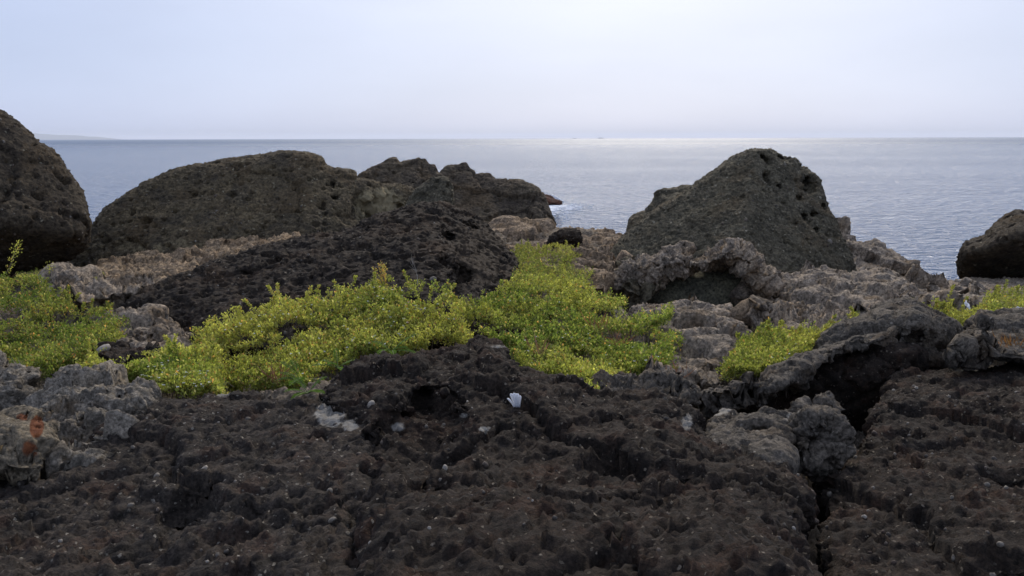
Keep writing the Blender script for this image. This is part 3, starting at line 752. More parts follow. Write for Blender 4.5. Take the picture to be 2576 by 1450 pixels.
ROCKS['slabR'] = rock('tilted_slab', 'grey limestone slab rising to the right with a dark cavern under it', 'rock',
    [(1680, 1015), (1720, 992), (1800, 982), (1900, 962), (1985, 922), (2058, 862), (2120, 818), (2180, 775), (2250, 746), (2310, 768), (2345, 792), (2400, 812), (2430, 880), (2370, 930), (2290, 935), (2230, 905), (2165, 890), (2110, 905), (2050, 935), (2000, 985), (1930, 1004), (1860, 1012), (1780, 1030), (1700, 1034)],
    [(1750, 1000, 5.9), (2050, 880, 6.6), (2300, 780, 7.9)], M['slab'], 'slab', T=(.7, 1.2), Rr=.09, cell=3.8, k=.03,
    planes=[((1800, 985, 6.2), (2250, 755, 8.2), (2180, 890, 6.1)), ((1800, 1020, 5.7), (2180, 880, 6.0), (2300, 930, 6.2))], cav=[(2300, 850, 44, 24, .3)])
ROCKS['slabR2'] = rock('pitted_block', 'grey pitted block at the right edge carrying the brown grass tuft', 'rock',
    [(2385, 905), (2395, 850), (2420, 812), (2440, 800), (2470, 775), (2500, 792), (2560, 785), (2640, 775), (2760, 790), (2760, 920), (2620, 925), (2540, 912), (2480, 905), (2430, 912)],
    [(2420, 830, 7.2), (2640, 790, 7.6), (2540, 900, 6.5)], M['slab'], 'slab', T=(.5, .9), Rr=.25, cell=4.2, cav=[(2465, 838, 26, 14, .2), (2440, 890, 34, 16, .25)])
ROCKS['darkR'] = rock('dark_boulder', 'black boulder studded with pebbles filling the lower right corner', 'boulder',
    [(2060, 1140), (2150, 1110), (2165, 1050), (2185, 1000), (2200, 940), (2230, 905), (2300, 890), (2380, 900), (2450, 915), (2520, 912), (2650, 900), (2800, 890), (2800, 1600), (2010, 1600), (2030, 1260)],
    [(2160, 1020, 5.6), (2600, 900, 6.4), (2400, 1450, 3.0)], M['near'], 'near',
    planes=[((2200, 1000, 5.5), (2560, 930, 6.0), (2400, 1090, 4.6)), ((2160, 1100, 4.7), (2560, 1100, 4.5), (2400, 1450, 2.8))], T=(.7, 1.0), Rr=.35, cell=15.0, sub=2,
    cav=[(2500, 1040, 50, 26, .25), (2560, 1000, 30, 20, .2)])
ROCKS['porousL'] = rock('porous_boulder', 'pale grey porous limestone boulder at the lower left', 'boulder',
    [(70, 1090), (78, 1010), (110, 985), (150, 950), (190, 936), (250, 945), (300, 952), (350, 944), (385, 965), (400, 1010), (330, 1080), (250, 1200), (90, 1200)],
    [(100, 1000, 5.5), (350, 950, 5.8), (200, 1100, 4.7)], M['lime_near'], 'crag_near',
    planes=[((90, 1010, 5.3), (360, 960, 5.5), (220, 1090, 4.5))], T=(.45, .6), Rr=.2, cell=4.8, cav=[(322, 1000, 14, 14, .12), (205, 1045, 20, 12, .1), (240, 1085, 16, 10, .08), (170, 1055, 12, 10, .07)])
ROCKS['cornerL'] = rock('shaded_rock', 'dark shaded rock at the left edge under the shrub', 'rock',
    [(-200, 900), (0, 918), (40, 925), (72, 950), (78, 1000), (60, 1060), (-200, 1100)],
    5.9, M['lime_near'], 'crag_near', T=(.4, .6), Rr=.25, cell=4.8, planes=[((0, 930, 5.9), (80, 960, 5.9), (20, 1040, 5.7))])
ROCKS['rustL'] = rock('stained_stone', 'rounded tan stone with a rust red stain in the lower left corner', 'stone',
    [(-160, 1100), (-100, 1050), (0, 1034), (50, 1022), (85, 1026), (108, 1045), (122, 1075), (130, 1120), (120, 1200), (-160, 1200)],
    [(0, 1030, 4.7), (100, 1040, 4.7), (0, 1200, 3.9)], M['stained'], 'slab', patch=[(92, 1075, 20, 34, 1.0), (60, 1050, 22, 12, .7), (75, 1130, 26, 30, .8)], T=(.25, .4), Rr=.18, cell=4.8, cav=[(82, 1075, 24, 26, .08)])
ROCKS['nearK'] = rock('pebbly_boulder', 'low black boulder with pale pebbles and lichen in the left foreground', 'boulder',
    [(-300, 1300), (60, 1150), (140, 1086), (210, 1050), (285, 1010), (360, 992), (420, 985), (480, 978), (560, 972), (610, 969), (690, 980), (760, 994), (800, 1010), (900, 1030), (940, 1052), (946, 1086), (970, 1150), (980, 1600), (-400, 1600)],
    [(300, 1010, 5.1), (760, 995, 5.1), (500, 1450, 2.9)], M['nearK'], 'near',
    patch=[(830, 1045, 42, 34, 1.0), (560, 990, 25, 12, .7), (880, 1070, 26, 18, .8), (330, 1040, 14, 10, .8), (190, 1080, 18, 10, .6)], planes=[((200, 1060, 4.75), (800, 1015, 4.95), (500, 1450, 2.8))], T=(.6, .8), Rr=.28, cell=15.0, sub=2)
ROCKS['nearJ'] = rock('crusted_boulder', 'broad black crusted boulder in the centre foreground below the big shrub', 'boulder',
    [(900, 1600), (900, 1100), (770, 1010), (782, 985), (830, 932), (905, 890), (914, 870), (985, 866), (1040, 855), (1120, 842), (1205, 834), (1232, 845), (1278, 844), (1286, 895), (1300, 922), (1380, 935), (1442, 944), (1462, 955), (1474, 1000), (1560, 1008), (1640, 1005), (1700, 1020), (1732, 1050), (1748, 1090), (1800, 1120), (1900, 1150), (1990, 1190), (2040, 1260), (2040, 1600)],
    [(800, 980, 5.2), (1250, 862, 5.9), (1400, 1450, 2.7)], M['near'], 'near',
    patch=[(1000, 1075, 22, 14, .8), (1220, 1080, 20, 10, .8), (915, 945, 18, 12, .6), (1170, 1045, 20, 10, .6), (1255, 872, 25, 6, .6), (1730, 1060, 20, 26, .7)], planes=[((1000, 876, 5.7), (1260, 848, 5.8), (1300, 1450, 2.42))], T=(.6, .8), Rr=.28, cell=15.0, sub=2,
    cav=[(1060, 1088, 105, 46, .8), (1120, 1068, 50, 28, .6), (990, 1085, 60, 30, .45)])
ROCKS['stoneA'] = rock('rough_stone', 'pale lichened stone with a pointed top beside the crusted boulder', 'stone',
    [(1745, 1100), (1755, 1050), (1775, 1030), (1800, 1010), (1822, 1000), (1845, 1010), (1900, 1004), (1960, 998), (2000, 1000), (2014, 1030), (2005, 1085), (1985, 1200), (1760, 1200)],
    [(1760, 1040, 5.0), (2000, 1010, 5.2), (1880, 1150, 4.3)], M['slab'], 'slab', T=(.3, .45), Rr=.16, cell=4.0, patch=[(1805, 1025, 40, 24, 1.0), (1990, 1050, 20, 20, .6)], planes=[((1760, 1050, 4.9), (2000, 1020, 5.0), (1880, 1150, 4.1))])
ROCKS['stoneB'] = rock('rough_stone', 'small notched grey stone in front of the dark cavern', 'stone',
    [(2004, 1066), (2008, 1030), (2020, 1020), (2045, 1025), (2068, 1020), (2086, 1014), (2092, 1050), (2070, 1075), (2020, 1085)],
    5.1, M['slab'], 'crag_near', T=(.14, .2), Rr=.1, cell=4.0)
ROCKS['stoneC'] = rock('rough_stone', 'light grey crusty stone at the foot of the black corner boulder', 'stone',
    [(1990, 1110), (2005, 1078), (2030, 1065), (2060, 1052), (2085, 1065), (2105, 1090), (2130, 1130), (2060, 1180), (1990, 1160)],
    4.6, M['slab'], 'crag_near', T=(.16, .2), Rr=.1, cell=4.0)

ROCKS['greyJ'] = rock('grey_block', 'grey limestone block between the dense shrub and the crusted boulder', 'rock',
    [(1480, 1040), (1492, 985), (1515, 962), (1560, 950), (1600, 962), (1640, 955), (1700, 950), (1735, 975), (1745, 1040), (1640, 1060)],
    [(1500, 970, 5.7), (1720, 960, 5.8), (1620, 1050, 5.0)], M['slab'], 'crag_near', T=(.3, .5), Rr=.12, cell=4.0)
ROCKS['shelfM'] = rock('brown_ledge', 'brown limestone ledge in the gap before the sea', 'rock',
    [(1200, 640), (1245, 574), (1290, 570), (1340, 566), (1395, 574), (1440, 582), (1490, 579), (1530, 583), (1570, 590), (1590, 640), (1560, 700), (1440, 700), (1300, 680)],
    [(1250, 575, 22.0), (1550, 588, 21.5), (1480, 690, 15.6)], M['tan2'], 'crag', planes=[((1260, 580, 21.4), (1550, 592, 21), (1480, 700, 14.6))], T=(.8, 1.4), Rr=.5, cell=4.7)
ROCKS['blackM'] = rock('black_rock', 'small black rock lying on the brown ledge in the gap', 'rock',
    [(1378, 612), (1392, 588), (1415, 577), (1440, 576), (1460, 585), (1467, 606), (1450, 622), (1400, 626)],
    18.6, M['black'], 'scoria', T=(.4, .5), Rr=.25, cell=2.6)
ROCKS['blockM'] = rock('limestone_block', 'brown limestone block beside the topmost shrub', 'rock',
    [(1425, 700), (1430, 640), (1460, 618), (1500, 640), (1530, 670), (1560, 705), (1566, 735), (1530, 760), (1440, 750)],
    [(1430, 640, 14.4), (1560, 700, 13.6), (1500, 750, 12.2)], M['tan2'], 'crag', T=(.5, .8), Rr=.3, cell=4.0)
ROCKS['knobG'] = rock('knobbly_rock', 'dark green knobbly rock at the left foot of the pyramid boulder', 'rock',
    [(1538, 700), (1545, 660), (1570, 648), (1610, 655), (1645, 672), (1650, 720), (1640, 760), (1600, 775), (1550, 760)],
    [(1540, 660, 14.6), (1650, 680, 14.2), (1600, 770, 12.3)], M['green'], 'crag', T=(.5, .8), Rr=.3, cell=4.0)
ROCKS['plateR'] = rock('flat_slab', 'flat dark grey slab running in front of the right edge boulder', 'rock',
    [(2330, 720), (2380, 695), (2440, 686), (2520, 692), (2620, 690), (2780, 695), (2780, 790), (2500, 790), (2380, 770)],
    [(2380, 690, 15.4), (2600, 692, 15.0), (2500, 790, 11.4)], M['lime'], 'mid', planes=[((2380, 700, 15.0), (2600, 698, 14.6), (2500, 790, 10.8))], T=(.6, 1.0), Rr=.35, cell=4.0)
ROCKS['lumpR2'] = rock('pitted_outcrop', 'grey pitted outcrop with a dark hole above the yellow green shrub', 'rock',
    [(2220, 780), (2250, 720), (2300, 690), (2350, 700), (2400, 712), (2450, 726), (2490, 760), (2500, 800), (2440, 830), (2280, 830)],
    [(2260, 720, 13.2), (2450, 730, 12.6), (2380, 820, 9.8)], M['lime'], 'crag', planes=[((2260, 725, 12.8), (2450, 735, 12.2), (2380, 820, 9.2))], T=(.6, .9), Rr=.35, cell=4.0, cav=[(2432, 752, 34, 26, .5)])
ROCKS['shelfTan'] = rock('tan_ledge', 'tan eroded limestone ledge along the foot of the long boulder', 'rock',
    [(180, 720), (250, 668), (310, 640), (335, 600), (400, 612), (470, 618), (540, 608), (580, 590), (640, 600), (700, 590), (760, 586), (800, 620), (700, 680), (560, 720), (400, 760), (250, 760)],
    [(260, 670, 16.6), (720, 590, 18.0), (400, 740, 12.4)], M['tan'], 'crag_mid', planes=[((260, 675, 16.0), (720, 600, 17.4), (420, 740, 11.8))], T=(.7, 1.2), Rr=.4, cell=4.7, cav=[(495, 648, 26, 18, .5)])
ROCKS['ledgeGrey'] = rock('grey_ledge', 'grey pitted ledge between the left shrub and the tan ledge', 'rock',
    [(90, 760), (100, 705), (150, 695), (220, 692), (290, 698), (350, 705), (420, 712), (440, 740), (380, 790), (250, 800), (120, 800)],
    [(100, 700, 13.0), (400, 715, 12.6), (250, 790, 10.2)], M['lime'], 'crag', planes=[((100, 705, 12.6), (400, 720, 12.2), (250, 790, 9.7))], T=(.5, .8), Rr=.3, cell=4.0, cav=[(190, 722, 40, 14, .4), (300, 735, 18, 8, .3), (150, 755, 30, 12, .35)])
ROCKS['holeL'] = rock('hollow_rock', 'grey rock with a round dark hole between the left and middle shrubs', 'rock',
    [(250, 900), (262, 800), (300, 770), (345, 785), (400, 770), (420, 790), (455, 815), (490, 850), (500, 900), (400, 930)],
    [(270, 800, 9.3), (450, 815, 9.1), (380, 900, 7.6)], M['lime'], 'crag_near', planes=[((270, 800, 9.1), (450, 820, 8.8), (380, 900, 7.3))], T=(.4, .6), Rr=.25, cell=4.0, cav=[(365, 840, 40, 34, .5)])
ROCKS['blackL'] = rock('black_slab', 'low black slab poking out between the shrubs on the left', 'rock',
    [(240, 910), (258, 885), (300, 872), (350, 868), (400, 872), (430, 885), (425, 910), (330, 925)],
    [(250, 885, 7.6), (420, 885, 7.6), (330, 915, 6.8)], M['near'], 'near', T=(.25, .4), Rr=.15, cell=4.0)
print('ROCK TRIS', TRI[0])
# ------------------------------------------------------------------ plants
def leaf_mat(name, trans=0.48):
    m = bpy.data.materials.new(name); m.use_nodes = True
    m.node_tree.nodes.clear(); t = NT(m.node_tree)
    out = t.n('ShaderNodeOutputMaterial')
    a = t.n('ShaderNodeAttribute'); a.attribute_name = 'tint'
    b = t.n('ShaderNodeBsdfPrincipled'); b.inputs['Roughness'].default_value = 0.62; b.inputs['Specular IOR Level'].default_value = 0.2
    tr = t.n('ShaderNodeBsdfTranslucent')
    t.l(a.outputs['Color'], b.inputs['Base Color'])
    hs = t.n('ShaderNodeHueSaturation'); hs.inputs['Value'].default_value = 1.5; hs.inputs['Saturation'].default_value = 1.1
    t.l(a.outputs['Color'], hs.inputs['Color']); t.l(hs.outputs[0], tr.inputs['Color'])
    mx = t.n('ShaderNodeMixShader'); mx.inputs[0].default_value = trans
    t.l(b.outputs[0], mx.inputs[1]); t.l(tr.outputs[0], mx.inputs[2]); t.l(mx.outputs[0], out.inputs['Surface'])
    return m
M['leaf'] = leaf_mat('shrub_leaf')
M['straw'] = leaf_mat('dry_grass', 0.2)
M['bark'] = plain_mat('grey_bark', (0.17, 0.14, 0.11), 0.85, 40)
M['petal'] = plain_mat('white_petal', (0.8, 0.8, 0.74), 0.6)

LEAF = np.array([(0, 0, 0), (-.24, .62, .05), (0, 1.0, 0), (.24, .62, .05)])
def frames(dirs, r):
    """orthonormal frames whose Y axis is dirs, twisted at random"""
    d = dirs / np.linalg.norm(dirs, axis=1, keepdims=True)
    ref = r.normal(size=d.shape)
    ref[:, 2] += 1.2
    x = np.cross(d, ref); x /= np.linalg.norm(x, axis=1, keepdims=True) + 1e-9
    z = np.cross(x, d)
    return np.stack([x, d, z], -1)          # columns x, y, z

def leaves_mesh(name, P, D, L, tint, tmpl=LEAF):
    r = np.random.default_rng(len(P))
    A = frames(D, r)
    k = len(tmpl)
    V = np.einsum('nij,kj->nki', A, tmpl) * L[:, None, None] + P[:, None, :]
    F = np.arange(len(P) * k).reshape(-1, k)
    me = mesh_np(name, V.reshape(-1, 3), F, smooth=False)
    c = np.concatenate([np.repeat(tint, k, axis=0), np.ones((len(P) * k, 1))], 1)
    at_ = me.color_attributes.new('tint', 'FLOAT_COLOR', 'POINT')
    at_.data.foreach_set('color', c.astype(np.float32).ravel())
    TRI[0] += len(P) * (k - 2)
    return me

def tubes_mesh(name, paths, rad, sides=4):
    V, F = [], []
    for pts, rr in zip(paths, rad):
        pts = np.asarray(pts, float); n = len(pts)
        tg = np.gradient(pts, axis=0); tg /= np.linalg.norm(tg, axis=1, keepdims=True) + 1e-9
        ref = np.array([.31, .9, .27]); u = np.cross(tg, ref); u /= np.linalg.norm(u, axis=1, keepdims=True) + 1e-9
        w = np.cross(tg, u)
        r_ = np.linspace(rr, rr * .35, n)[:, None]
        b0 = sum(len(v) for v in V)
        ring = [pts + r_ * (math.cos(2 * math.pi * s / sides) * u + math.sin(2 * math.pi * s / sides) * w) for s in range(sides)]
        V.append(np.stack(ring, 1).reshape(-1, 3))
        i = b0 + np.arange(n * sides).reshape(n, sides)
        j = np.roll(i, -1, 1)
        F.append(np.stack([i[:-1], j[:-1], j[1:], i[1:]], -1).reshape(-1, 4))
    return mesh_np(name, np.concatenate(V), np.concatenate(F))

GREEN = np.array([(0.390, 0.392, 0.095), (0.29, 0.312, 0.068), (0.158, 0.212, 0.046), (0.52, 0.48, 0.170), (0.50, 0.31, 0.105)])
def tints(P, r, yellow=0.0, orange=0.03, val=1.0):
    n = len(P)
    base = fbm(P * 1.7, 3, 3) + r.normal(size=n) * 0.10 + yellow
    f = np.clip((base - 0.25) / 0.5, 0, 1)[:, None]
    c = GREEN[2] * (1 - f) + GREEN[0] * f
    k = r.random(n)
    c[k < .09] = GREEN[3] * .9
    c[k > 1 - orange] = GREEN[4]
    return c * (r.uniform(.75, 1.25, n)[:, None]) * val

def shrub(name, label, poly, canopy, n, seed, leaf=0.031, thick=0.26, lump=0.20, yellow=0.0, orange=.03, flowers=0, sprigs=0, stems=10, gap=0.37, val=1.0, group='low leafy shrubs among the rocks'):
    r = np.random.default_rng(seed)
    samp, lo, hi = poly_sd(poly, 3, 30)
    dp = dplane(canopy)
    n = int(n * 1.15)
    m = n * 4
    px = r.uniform(lo[0], hi[0], m); py = r.uniform(lo[1], hi[1], m)
    s = samp(px, py)
    D = dp(px, py)
    P0 = at(px, py, D)
    nz = fbm(P0 * np.array([1.6, 1.0, 1.6]) + seed, 3, seed)
    edge = r.normal(size=m) * 5 + (fbm(np.stack([px, py, px * 0], -1) * 0.03, 3, seed) - .5) * 40
    ok = (s + edge > 0) & (fbm(P0 * 3.1 + 9, 3, seed + 5) > gap)
    px, py, D, s, nz = [a[ok][:n] for a in (px, py, D, s, nz)]
    # a mound: rounded over towards its outline, lumpy, with leaves through its upper shell
    rim = np.clip(1 - s / 45.0, 0, 1) ** 2
    D = D + rim * thick * 1.3 - (nz - .5) * lump * 4
    P = at(px, py, D)
    sink = r.exponential(.35, len(P)).clip(0, 1.6)[:, None] * thick
    P = P + sink * np.array([0, .55, -.45])
    up = np.array([0, -.28, 1.0]) + r.normal(size=P.shape) * .42
    # every cluster is a rosette of small leaves
    k = 8
    C = np.repeat(P, k, 0); U = np.repeat(up, k, 0)
    Dr = U + r.normal(size=C.shape) * .75
    C = C + r.normal(size=C.shape) * leaf * .35 + U * (r.uniform(-.9, .4, len(C))[:, None] * leaf)
    Ls = leaf * r.uniform(.7, 1.25, len(C))
    T_ = tints(C, r, yellow, orange, val) * np.repeat(r.lognormal(-.02, .24, len(P)), k)[:, None]
    root = bpy.data.objects.new(name, None); col.objects.link(root)
    b = P.mean(0); root.location = (b[0], b[1], float(ground_z(b[0], b[1]))); org = np.array(root.location)
    tag(root, label, 'shrub', group)
    # upright shoots standing out of the mound
    SP, SD, SL, ST, paths, rads = [], [], [], [], [], []
    top = P[np.argsort(py)][:max(40, len(P) // 3)]
    for q in range(int(sprigs * 2.2)):
        p0 = top[r.integers(len(top))] + np.array([0, 0, -.05])
        hgt = r.uniform(.10, .26)
        dirv = np.array([r.normal() * .35, r.normal() * .2, 1.0]); dirv /= np.linalg.norm(dirv)
        pts = [p0 + dirv * hgt * a + np.array([r.normal() * .006, 0, 0]) for a in np.linspace(0, 1, 5)]
        paths.append(pts); rads.append(.004)
        nn = int(hgt * 300)
        a = r.random(nn) ** .6
        base = p0 + dirv * (hgt * a)[:, None]
        off = r.normal(size=(nn, 3)); off[:, 2] *= .4; off /= np.linalg.norm(off, axis=1, keepdims=True)
        SP.append(base); SD.append(off + dirv * .9); SL.append(leaf * r.uniform(.8, 1.3, nn)); ST.append(tints(base, r, yellow + .1, orange, val))
    AP = np.concatenate([C] + SP); AD = np.concatenate([Dr] + SD); AL = np.concatenate([Ls] + SL); AT = np.concatenate([T_] + ST)
    fo = link('foliage', leaves_mesh('foliage', AP - org, AD, AL, AT), M['leaf'], root); tag(fo, kind='stuff')
    # twigs under the leaves
    for q in range(0, len(P), 7):
        p = P[q]; dn = np.array([r.normal() * .35, r.normal() * .35 + .15, -1]) * r.uniform(.08, .22)
        mid = p + dn * .5 + r.normal(size=3) * .012
        paths.append([p, mid, p + dn]); rads.append(r.uniform(.0015, .0032))
    tw = link('twigs', tubes_mesh('twigs', [np.array(p_)[::-1] - org if len(p_) == 3 else np.array(p_) - org for p_ in paths], rads, 3), M['bark'], root); tag(tw, kind='stuff')
    TRI[0] += len(paths) * 14
    for q in range(stems):
        p = P[r.integers(len(P))]
        g = np.array([p[0] * .7 + b[0] * .3 + r.normal() * .1, p[1] + r.uniform(0, .5), 0]); g[2] = float(ground_z(g[0], g[1])) - .1
        mid = (p + g) / 2 + r.normal(size=3) * .06
        cu = [(1 - a) ** 2 * g + 2 * a * (1 - a) * mid + a * a * p for a in np.linspace(0, 1, 7)]
        link('branch', tubes_mesh('branch', [np.array(cu) - org], [r.uniform(.006, .012)], 5), M['bark'], root)
    if flowers:
        sel = P[r.integers(len(P), size=flowers * 3)].copy()
        sel = sel[np.argsort(-sel[:, 2] + sel[:, 1] * .2)][:flowers] + np.array([0, -.05, .03])
        kk = 6
        FP_ = np.repeat(sel, kk, 0)
        FD = r.normal(size=FP_.shape); FD[:, 2] = np.abs(FD[:, 2]) * .5; FD[:, 1] -= .3
        fl = link('flowers', leaves_mesh('flowers', FP_ - org, FD, np.full(len(FP_), .014), np.ones((len(FP_), 3))), M['petal'], root); tag(fl, kind='stuff')
    return root

shrub('shrub', 'broad yellow green shrub with white flowers in front of the black ridge',
    [(480, 920), (500, 800), (560, 790), (640, 772), (690, 748), (760, 745), (800, 735), (880, 718), (950, 695), (1010, 695), (1060, 700), (1110, 712), (1140, 745), (1168, 775), (1190, 870), (1100, 880), (1000, 890), (910, 900), (830, 945), (780, 990), (700, 985), (560, 985), (500, 975)],
    [(500, 960, 6.6), (1150, 880, 7.2), (950, 700, 8.7)], 5200, 11, yellow=.06, flowers=110, sprigs=26, orange=.05)
shrub('shrub', 'dense green shrub with dead grass in it beside the brown outcrop',
    [(1165, 780), (1200, 745), (1240, 728), (1280, 700), (1330, 690), (1400, 690), (1460, 700), (1510, 735), (1570, 745), (1600, 770), (1640, 790), (1690, 770), (1700, 790), (1640, 820), (1700, 840), (1728, 850), (1700, 870), (1690, 890), (1725, 920), (1710, 940), (1640, 930), (1580, 945), (1540, 960), (1480, 950), (1420, 930), (1300, 915), (1275, 870), (1200, 860), (1170, 850)],
    [(1200, 860, 7.2), (1600, 920, 6.9), (1400, 695, 9.3)], 5600, 12, flowers=40, sprigs=22, yellow=-.08, orange=.03)
shrub('shrub', 'bright green low shrub hanging over the right end of the crusted boulder',
    [(1280, 905), (1340, 905), (1450, 915), (1560, 940), (1580, 955), (1500, 965), (1540, 990), (1520, 1003), (1480, 1005), (1465, 965), (1440, 948), (1300, 930)],
    [(1300, 920, 6.0), (1560, 950, 6.0), (1500, 1000, 5.4)], 900, 13, yellow=.1, thick=.15, lump=.08, sprigs=4, stems=4)
shrub('shrub', 'low creeping shrub along the top of the pebbly boulder',
    [(190, 915), (230, 900), (290, 895), (360, 890), (430, 875), (490, 862), (540, 870), (560, 985), (500, 980), (440, 978), (390, 970), (380, 955), (340, 945), (260, 940), (230, 925)],
    [(240, 910, 6.5), (540, 880, 6.9), (450, 975, 5.6)], 2300, 14, yellow=.0, thick=.18, lump=.10, flowers=50, sprigs=8, stems=6)
shrub('shrub', 'large shrub filling the left edge below the leaning boulder',
    [(-160, 700), (0, 690), (60, 690), (105, 690), (110, 720), (130, 752), (170, 740), (180, 760), (230, 760), (290, 790), (320, 800), (300, 830), (310, 860), (270, 880), (250, 910), (180, 935), (120, 945), (80, 940), (40, 920), (-60, 910), (-160, 900)],
    [(-100, 900, 7.4), (270, 880, 7.6), (60, 700, 10.2)], 4300, 15, yellow=-.12, sprigs=26, val=.82, orange=.05)
shrub('shrub', 'thin flat mat of leaves on the grey ledge under the leaning boulder',
    [(40, 690), (120, 680), (200, 684), (270, 690), (230, 700), (120, 702), (60, 702)],
    [(60, 690, 13.4), (270, 690, 13.4), (150, 702, 12.4)], 420, 16, thick=.12, lump=.06, stems=2, sprigs=2, leaf=.026)
shrub('shrub', 'topmost shrub in the gap right of the black ridge',
    [(1288, 640), (1300, 615), (1330, 612), (1360, 620), (1400, 612), (1440, 618), (1448, 640), (1440, 680), (1500, 672), (1480, 700), (1440, 715), (1360, 705), (1300, 690)],
    [(1290, 640, 12.8), (1440, 640, 13.2), (1380, 710, 10.8)], 1700, 17, thick=.25, lump=.15, sprigs=12, leaf=.024, yellow=.02, val=.85)
shrub('shrub', 'rounded shrub on the right between the outcrop and the tilted slab',
    [(1825, 925), (1850, 885), (1880, 850), (1900, 835), (1960, 825), (2040, 820), (2090, 815), (2130, 800), (2165, 788), (2160, 805), (2110, 830), (2060, 866), (2010, 905), (1985, 930), (1920, 936), (1860, 935)],
    [(1850, 920, 6.7), (2150, 795, 8.3), (1950, 825, 8.0)], 2600, 18, yellow=-.02, sprigs=10, flowers=8, val=.9)
shrub('shrub', 'yellow green shrub strip lying before the pitted outcrop on the right',
    [(2268, 752), (2300, 745), (2360, 765), (2420, 772), (2470, 780), (2485, 800), (2440, 815), (2400, 835), (2375, 825), (2385, 795), (2320, 775)],
    [(2280, 750, 9.6), (2470, 785, 9.4), (2400, 830, 8.4)], 900, 19, yellow=.1, thick=.2, lump=.1, sprigs=6, stems=5, val=.9)
shrub('shrub', 'shrub at the right edge behind the tilted slab',
    [(2455, 800), (2480, 770), (2490, 740), (2530, 735), (2560, 722), (2680, 720), (2700, 800), (2560, 805), (2500, 822)],
    [(2460, 800, 9.0), (2680, 800, 9.0), (2560, 730, 10.4)], 1200, 20, yellow=.02, thick=.22, lump=.12, sprigs=8, stems=5, val=.9)

# tall shoots
def shoot(label, base, tip, n, seed, leaf=.022, spread=.04, orange=.03, forks=0):
    r = np.random.default_rng(seed)
    p0, p1 = at(*base), at(*tip)
    root = bpy.data.objects.new('leafy_shoot', None); col.objects.link(root); root.location = p0
    tag(root, label, 'shoot', 'single leafy shoots')
    tips = [p1 - p0]
    for q in range(forks):
        tips.append((p1 - p0) * r.uniform(.7, 1.0) + np.array([r.uniform(-.16, .16), r.uniform(-.1, .1), 0]))
    AP, AD, AL = [], [], []
    for e in tips:
        pts = np.array([e * a + np.array([math.sin(a * 5) * .012, 0, 0]) for a in np.linspace(0, 1, 7)])
        link('stem', tubes_mesh('stem', [pts], [.006], 5), M['bark'], root)
        a = r.random(n) ** .7
        b = e * a[:, None]
        off = r.normal(size=(n, 3)); off /= np.linalg.norm(off, axis=1, keepdims=True)
        AP.append(b + off * spread * r.random(n)[:, None]); AD.append(off + e / np.linalg.norm(e)); AL.append(leaf * r.uniform(.8, 1.3, n))
    AP = np.concatenate(AP)
    fo = link('foliage', leaves_mesh('foliage', AP, np.concatenate(AD), np.concatenate(AL), tints(AP, r, .1, orange)), M['leaf'], root); tag(fo, kind='stuff')
shoot('tall green shoot at the left edge against the dark boulder', (15, 690, 11.5), (48, 612, 11.4), 150, 31, .03, .07)
shoot('short green tuft shoot at the foot of the leaning boulder', (120, 690, 12.6), (124, 668, 12.6), 50, 32, .03, .08)
shoot('orange tipped forked shoot rising above the broad shrub', (965, 725, 8.9), (958, 662, 8.9), 90, 33, .02, .04, .55, 4)

# feathery fronds
def feathery(label, base, seed, n=6, ln=.28):
    r = np.random.default_rng(seed)
    p0 = at(*base)
    root = bpy.data.objects.new('feathery_plant', None); col.objects.link(root); root.location = p0
    tag(root, label, 'plant', 'feathery green seedlings')
    for q in range(n):
        an = r.uniform(0, 2 * math.pi); e = np.array([math.cos(an) * .8, math.sin(an) * .5 - .2, r.uniform(.25, .8)]); e *= ln * r.uniform(.6, 1.1) / np.linalg.norm(e)
        tt = np.linspace(0, 1, 8)
        pts = np.array([e * a + np.array([0, 0, -.10 * a * a * ln / .35]) for a in tt])
        link('stalk', tubes_mesh('stalk', [pts], [.0035], 4), M['frond'], root)
        side = np.cross(e, [0, 0, 1]); side /= np.linalg.norm(side)
        a = np.repeat(np.linspace(.2, 1, 26), 2); sg = np.tile([1., -1.], 26)[:, None]
        P = e * a[:, None]; P[:, 2] -= .10 * a * a * ln / .35
        D = side * sg + e / np.linalg.norm(e) * .45
        L = .042 * np.sin(np.clip(a, .1, .97) * math.pi) ** .5 * ln / .35
        tm = LEAF * np.array([.55, 1, 1])
        fr = link('frond', leaves_mesh('frond', P, D, L, np.tile(np.array([[.10, .170, .028]]), (len(P), 1)) * r.uniform(.8, 1.25, (len(P), 1)), tm), M['leaf'], root)
        tag(fr, kind='stuff')
M['frond'] = plain_mat('green_stalk', (.10, .15, .04), .6)
feathery('feathery green seedling right above the crusted boulder top edge', (985, 885, 5.9), 41)
feathery('feathery green seedling left of the crusted boulder', (760, 960, 5.6), 42, 7, .28)
feathery('drooping feathery seedling between the two foreground boulders', (775, 990, 5.2), 43, 7, .26)
feathery('feathery seedling half hidden in the broad shrub', (850, 925, 6.0), 44, 6, .26)

